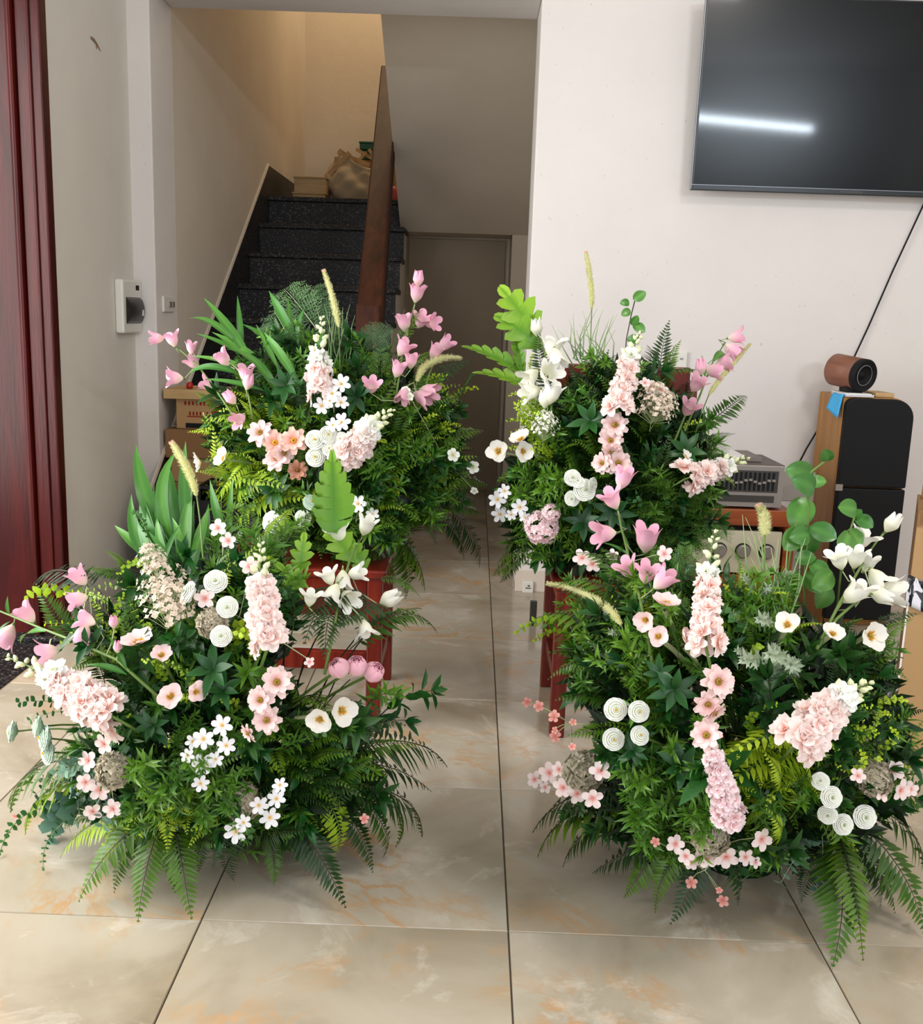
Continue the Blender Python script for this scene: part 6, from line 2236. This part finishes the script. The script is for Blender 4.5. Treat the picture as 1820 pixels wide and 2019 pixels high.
a3.fill([(230, 1560), (400, 1580), (380, 1680), (220, 1660)], [('fern_lime', 8, 0.12, 0.2), ('fern', 6, 0.14, 0.22)], 30, 0.97, 1.1, 0.0)
a2.fill([(1080, 760), (1300, 700), (1330, 880), (1100, 900)], [('fern_dark', 8, 0.14, 0.22), ('fern', 6, 0.14, 0.22)], 40, 0.97, 1.1, 0.0)
a1.fill([(740, 830), (930, 830), (950, 980), (760, 1030)], [('fern', 8, 0.14, 0.22), ('fern_lime', 2, 0.12, 0.18)], 34, 1.0, 1.12, 0.0)
a3.fill([(560, 1460), (760, 1460), (760, 1640), (560, 1650)], [('fern', 8, 0.14, 0.22), ('fern_dark', 6, 0.14, 0.22)], 36, 0.97, 1.1, 0.0)
for k, bx, by, tx, ty in (('fern_lime', 1560, 1490, 1420, 1560), ('fern_lime', 1580, 1500, 1440, 1480), ('fern_lime', 1550, 1480, 1510, 1590), ('fern_lime', 1560, 1510, 1620, 1580), ('fern_lime', 1500, 1500, 1400, 1520), ('fern', 1640, 1640, 1642, 1905), ('fern', 1650, 1640, 1702, 1895), ('fern', 1660, 1640, 1765, 1800),
                          ('fern', 1690, 1620, 1822, 1840), ('fern', 1740, 1600, 1830, 1740), ('fern_dark', 1680, 1640, 1735, 1790), ('fern_dark', 1640, 1650, 1580, 1780), ('fern_dark', 1400, 1640, 1322, 1822), ('fern', 1380, 1640, 1292, 1800), ('fern_dark', 1340, 1640, 1168, 1722), ('fern_dark', 1420, 1650, 1455, 1785),
                          ('fern', 1320, 1640, 1230, 1770), ('fern_dark', 1300, 1560, 1050, 1642), ('fern', 1290, 1580, 1060, 1690), ('fern_dark', 1280, 1600, 1110, 1710), ('fern_dark', 1290, 1540, 1130, 1610), ('fern', 1250, 1400, 1095, 1380), ('fern', 1260, 1430, 1120, 1450), ('fern', 1250, 1330, 1080, 1340),
                          ('fern', 1240, 1260, 1045, 1225), ('fern', 1240, 1220, 1090, 1160), ('fern', 1230, 1180, 1130, 1090), ('fern', 1260, 1170, 1180, 1080), ('lime', 1180, 1270, 1020, 1245), ('lime', 1170, 1280, 1055, 1262), ('sprig', 1190, 1260, 1080, 1230), ('fern', 1290, 1280, 1270, 1120), ('fern_lime', 1300, 1290, 1240, 1150),
                          ('fern_dark', 1740, 1440, 1830, 1400), ('fern_dark', 1740, 1470, 1835, 1500), ('fern', 1700, 1300, 1800, 1220), ('fern', 1690, 1310, 1790, 1340), ('fern_dark', 1720, 1240, 1815, 1210), ('sprig', 1700, 1320, 1770, 1280), ('fern', 1540, 1240, 1580, 1120), ('fern_lime', 1500, 1260, 1540, 1170), ('fern', 1480, 1260, 1440, 1140),
                          ('fern_lime', 1520, 1300, 1620, 1230), ('fern_lime', 1500, 1260, 1470, 1160), ('sage', 1600, 1640, 1540, 1740), ('sage', 1620, 1640, 1610, 1750), ('sage', 1600, 1660, 1660, 1740), ('lacy_green', 1320, 1190, 1290, 1080), ('lacy_green', 1340, 1190, 1350, 1070), ('lacy_green', 1440, 1190, 1440, 1080),
                          ('ruscus', 1440, 1600, 1400, 1520), ('dusty', 1530, 1380, 1470, 1300), ('dusty', 1540, 1380, 1520, 1290), ('dusty', 1540, 1390, 1560, 1310), ('dusty', 1520, 1300, 1500, 1220), ('fern', 1620, 1280, 1700, 1220), ('fern_dark', 1580, 1280, 1690, 1230)):
    a4.leaf(k, bx, by, tx, ty, 0.05, -0.03, LOW)
for bx, by, tx, ty in ((1300, 1560, 1220, 1300), (1320, 1560, 1260, 1330), (1290, 1560, 1180, 1340)):
    link('stem', P['stem_dark'][0], frame(a4.pt(bx, by, 0.4), a4.pt(tx, ty, 0.6), UP), a4.root)
a4.bells('pink', [(1290, 1330), (1262, 1180), (1240, 1100), (1225, 1040), (1214, 985), (1222, 960)], [(1229, 943, 0.25, -1, 46, 0), (1207, 984, -0.45, -0.9, 46, 1), (1192, 1052, -1, 0.0, 50, 1), (1275, 1062, 0.05, -1, 60, 0), (1238, 1122, -0.4, -0.6, 46, 1), (1275, 1132, 0.1, -1, 46, 1, 0.6), (1308, 1143, 0.7, -0.8, 52, 0)], leaves=[(1240, 1095, 1185, 1070), (1240, 1090, 1222, 1045)])
a4.foxtail([(1225, 1232), (1205, 1205), (1170, 1180), (1125, 1160), (1078, 1150)], [(1260, 1330), (1238, 1275)], 9.5, tip=False)
a4.foxtail([(1508, 1055), (1508, 1035), (1506, 1015), (1496, 996)], [(1506, 1180), (1508, 1100)], 12)
a4.needles(1515, 1240, 50, [(1464, 1015), (1470, 1020), (1487, 1060), (1495, 1050), (1520, 1080), (1556, 1040), (1588, 1062), (1580, 1075), (1530, 1100), (1548, 1120), (1480, 1100), (1600, 1090), (1475, 1060), (1500, 1020), (1535, 1060)], -0.04, 0.0022)
mb = MB()
vines = [[(1590, 1250), (1585, 1150), (1592, 1060), (1595, 1000), (1588, 960), (1600, 930), (1632, 905)], [(1650, 1200), (1660, 1110), (1675, 1050), (1688, 1010)], [(1560, 1240), (1550, 1160), (1560, 1080), (1570, 1030)]]
for v in vines:
    mb.tube([at(x, y, a4.Y - 0.04) for x, y in v], 0.0022, M['stem'], 6)
br = obj('pothos_vine', mb, a4.root, smooth=True)
for bx, by, tx, ty in ((1600, 945, 1548, 925), (1632, 908, 1626, 885), (1605, 965, 1560, 945), (1597, 950, 1630, 950), (1590, 985, 1565, 1045), (1600, 975, 1585, 950), (1575, 1045, 1545, 1085), (1595, 1055, 1555, 1060), (1600, 1040, 1650, 1062), (1585, 1090, 1600, 1040), (1675, 1050, 1655, 1095), (1675, 1045, 1700, 1075),
                       (1688, 1005, 1652, 1000), (1690, 1020, 1722, 1040), (1680, 1020, 1700, 1005), (1545, 1130, 1535, 1190), (1570, 1130, 1550, 1175), (1600, 1110, 1635, 1135), (1590, 1130, 1620, 1170), (1570, 1100, 1610, 1100), (1640, 1130, 1600, 1160), (1630, 1150, 1610, 1200)):
    Yv = a4.Y - 0.06 + random.uniform(-0.05, 0.05)
    link('pothos_leaf', random.choice(P['pothos']), frame(at(bx, by, Yv + 0.01), at(tx, ty, Yv - 0.01), UP * 0.4 + Vector((random.uniform(-0.5, 0.5), -1, 0))), br)
a4.bells('white', [(1620, 1260), (1655, 1190), (1690, 1130), (1720, 1080), (1742, 1050)], [(1760, 1030, 0.5, -0.9, 46, 2), (1700, 1063, 0.4, -0.8, 48, 1), (1655, 1103, -0.3, -0.9, 46, 1), (1688, 1100, 0.1, -1, 46, 0), (1712, 1110, 0.3, -1, 40, 0)])
a4.bells('white', [(1610, 1280), (1650, 1220), (1690, 1185), (1720, 1170)], [(1731, 1142, 0.5, 0.7, 50, 1), (1682, 1172, 0.5, -0.5, 50, 0), (1698, 1165, 0.3, -1, 46, 1), (1755, 1168, 1, -0.1, 64, 0), (1740, 1175, 0.8, 0.2, 50, 2)])
a4.spike('peach', (1392, 1275), (1396, 1125), 34, 26, (1412, 1042), -0.06, 25, 0.15)
a4.spike('peach', (1572, 1465), (1665, 1370), 48, 30, (1722, 1343), -0.08, 31, 0.12)
a4.spike('pompon', (1440, 1612), (1405, 1480), 38, 46, None, -0.08, 17)
for x, y, r, n in ((1416, 1344, 39, (0.1, -0.9, 0.4)), (1396, 1388, 33, (-0.1, -0.8, -0.1)), (1393, 1450, 37, (-0.3, -0.85, 0.45)), (1408, 1405, 30, (0.4, -0.6, -0.4))):
    a4.flower('cosmos', x, y, r, n, -0.05)
a4.flower('poppy_pink', 1312, 1194, 35, (0.1, -0.25, 0.95), -0.03, 'stem_pale')
a4.flower('poppy_pink', 1275, 1222, 27, (-0.6, -0.7, 0.0))
a4.flower('poppy_pink', 1298, 1256, 27, (-0.1, -0.85, 0.45), -0.05, 'stem_pale')
a4.flower('poppy_pink', 1352, 1268, 33, (0.5, -0.3, 0.7), -0.03, 'stem_pale')
a4.flower('poppy_white', 1552, 1234, 30, (-0.3, -0.75, 0.6), -0.03, 'stem_pale')
a4.flower('poppy_white', 1640, 1251, 27, (0.1, -0.7, 0.7), -0.03, 'stem_pale')
a4.flower('poppy_white', 1714, 1253, 37, (0.3, -0.85, 0.35), -0.03, 'stem_pale')
for x, y, r, n in ((1214, 1399, 26, FRONT), (1260, 1403, 24, FRONT), (1210, 1458, 25, FRONT), (1262, 1450, 22, (0.2, -0.8, 0.5))):
    a4.flower('rose', x, y, r, n, -0.04)
a4.flower('ranunculus_mint', 1545, 1435, 24, (-0.3, -0.8, 0.4))
for x, y, r, n in ((1640, 1572, 25, FRONT), (1663, 1626, 24, FRONT), (1706, 1611, 27, FRONT), (1632, 1607, 22, (-0.3, -0.8, 0.1)), (1618, 1540, 20, (-0.3, -0.8, 0.5))):
    a4.flower('ranunculus', x, y, r, n, -0.05)
a4.phlox('pink', [(1054, 1537, 20), (1083, 1524, 24), (1102, 1517, 18), (1110, 1553, 24), (1138, 1565, 22), (1168, 1574, 24), (1183, 1520, 24), (1075, 1552, 14)], 1190, 1560)
a4.phlox('coral', [(1040, 1384, 12), (1062, 1393, 13), (1092, 1413, 15), (1095, 1452, 14), (1094, 1440, 9), (1130, 1424, 9), (1128, 1472, 9)], 1180, 1430)
a4.phlox('pink', [(1332, 1664, 22), (1352, 1688, 20), (1395, 1690, 26), (1432, 1690, 28), (1502, 1655, 27), (1470, 1690, 20), (1490, 1700, 14), (1365, 1700, 18)], 1430, 1640)
a4.phlox('coral', [(1362, 1740, 15), (1425, 1775, 15), (1418, 1755, 9), (1292, 1660, 12)], 1410, 1690)
a4.phlox('pink', [(1762, 1518, 24), (1738, 1562, 22), (1776, 1558, 26), (1795, 1556, 18), (1692, 1530, 18)], 1730, 1560)
a4.phlox('pink', [(1148, 1100, 20), (1168, 1112, 19), (1208, 1095, 14), (1310, 1092, 18)], 1220, 1150)
a4.flower('hydrangea', 1150, 1520, 38, FRONT, 0.02)
a4.flower('hydrangea', 1400, 1650, 36, FRONT, 0.0)
a4.flower('hydrangea', 1725, 1535, 34, FRONT, 0.0)
for x, y, r in ((1330, 1360, 60), (1345, 1510, 62), (1300, 1330, 45), (1250, 1480, 40)):
    p = a4.pt(x, y, 1.0, -0.02)
    link('broad_leaf_cluster', random.choice(P['whorl']), face(p, a4.normal(x, y, p), r * p.y / FPX, random.uniform(0, 6)), a4.root)
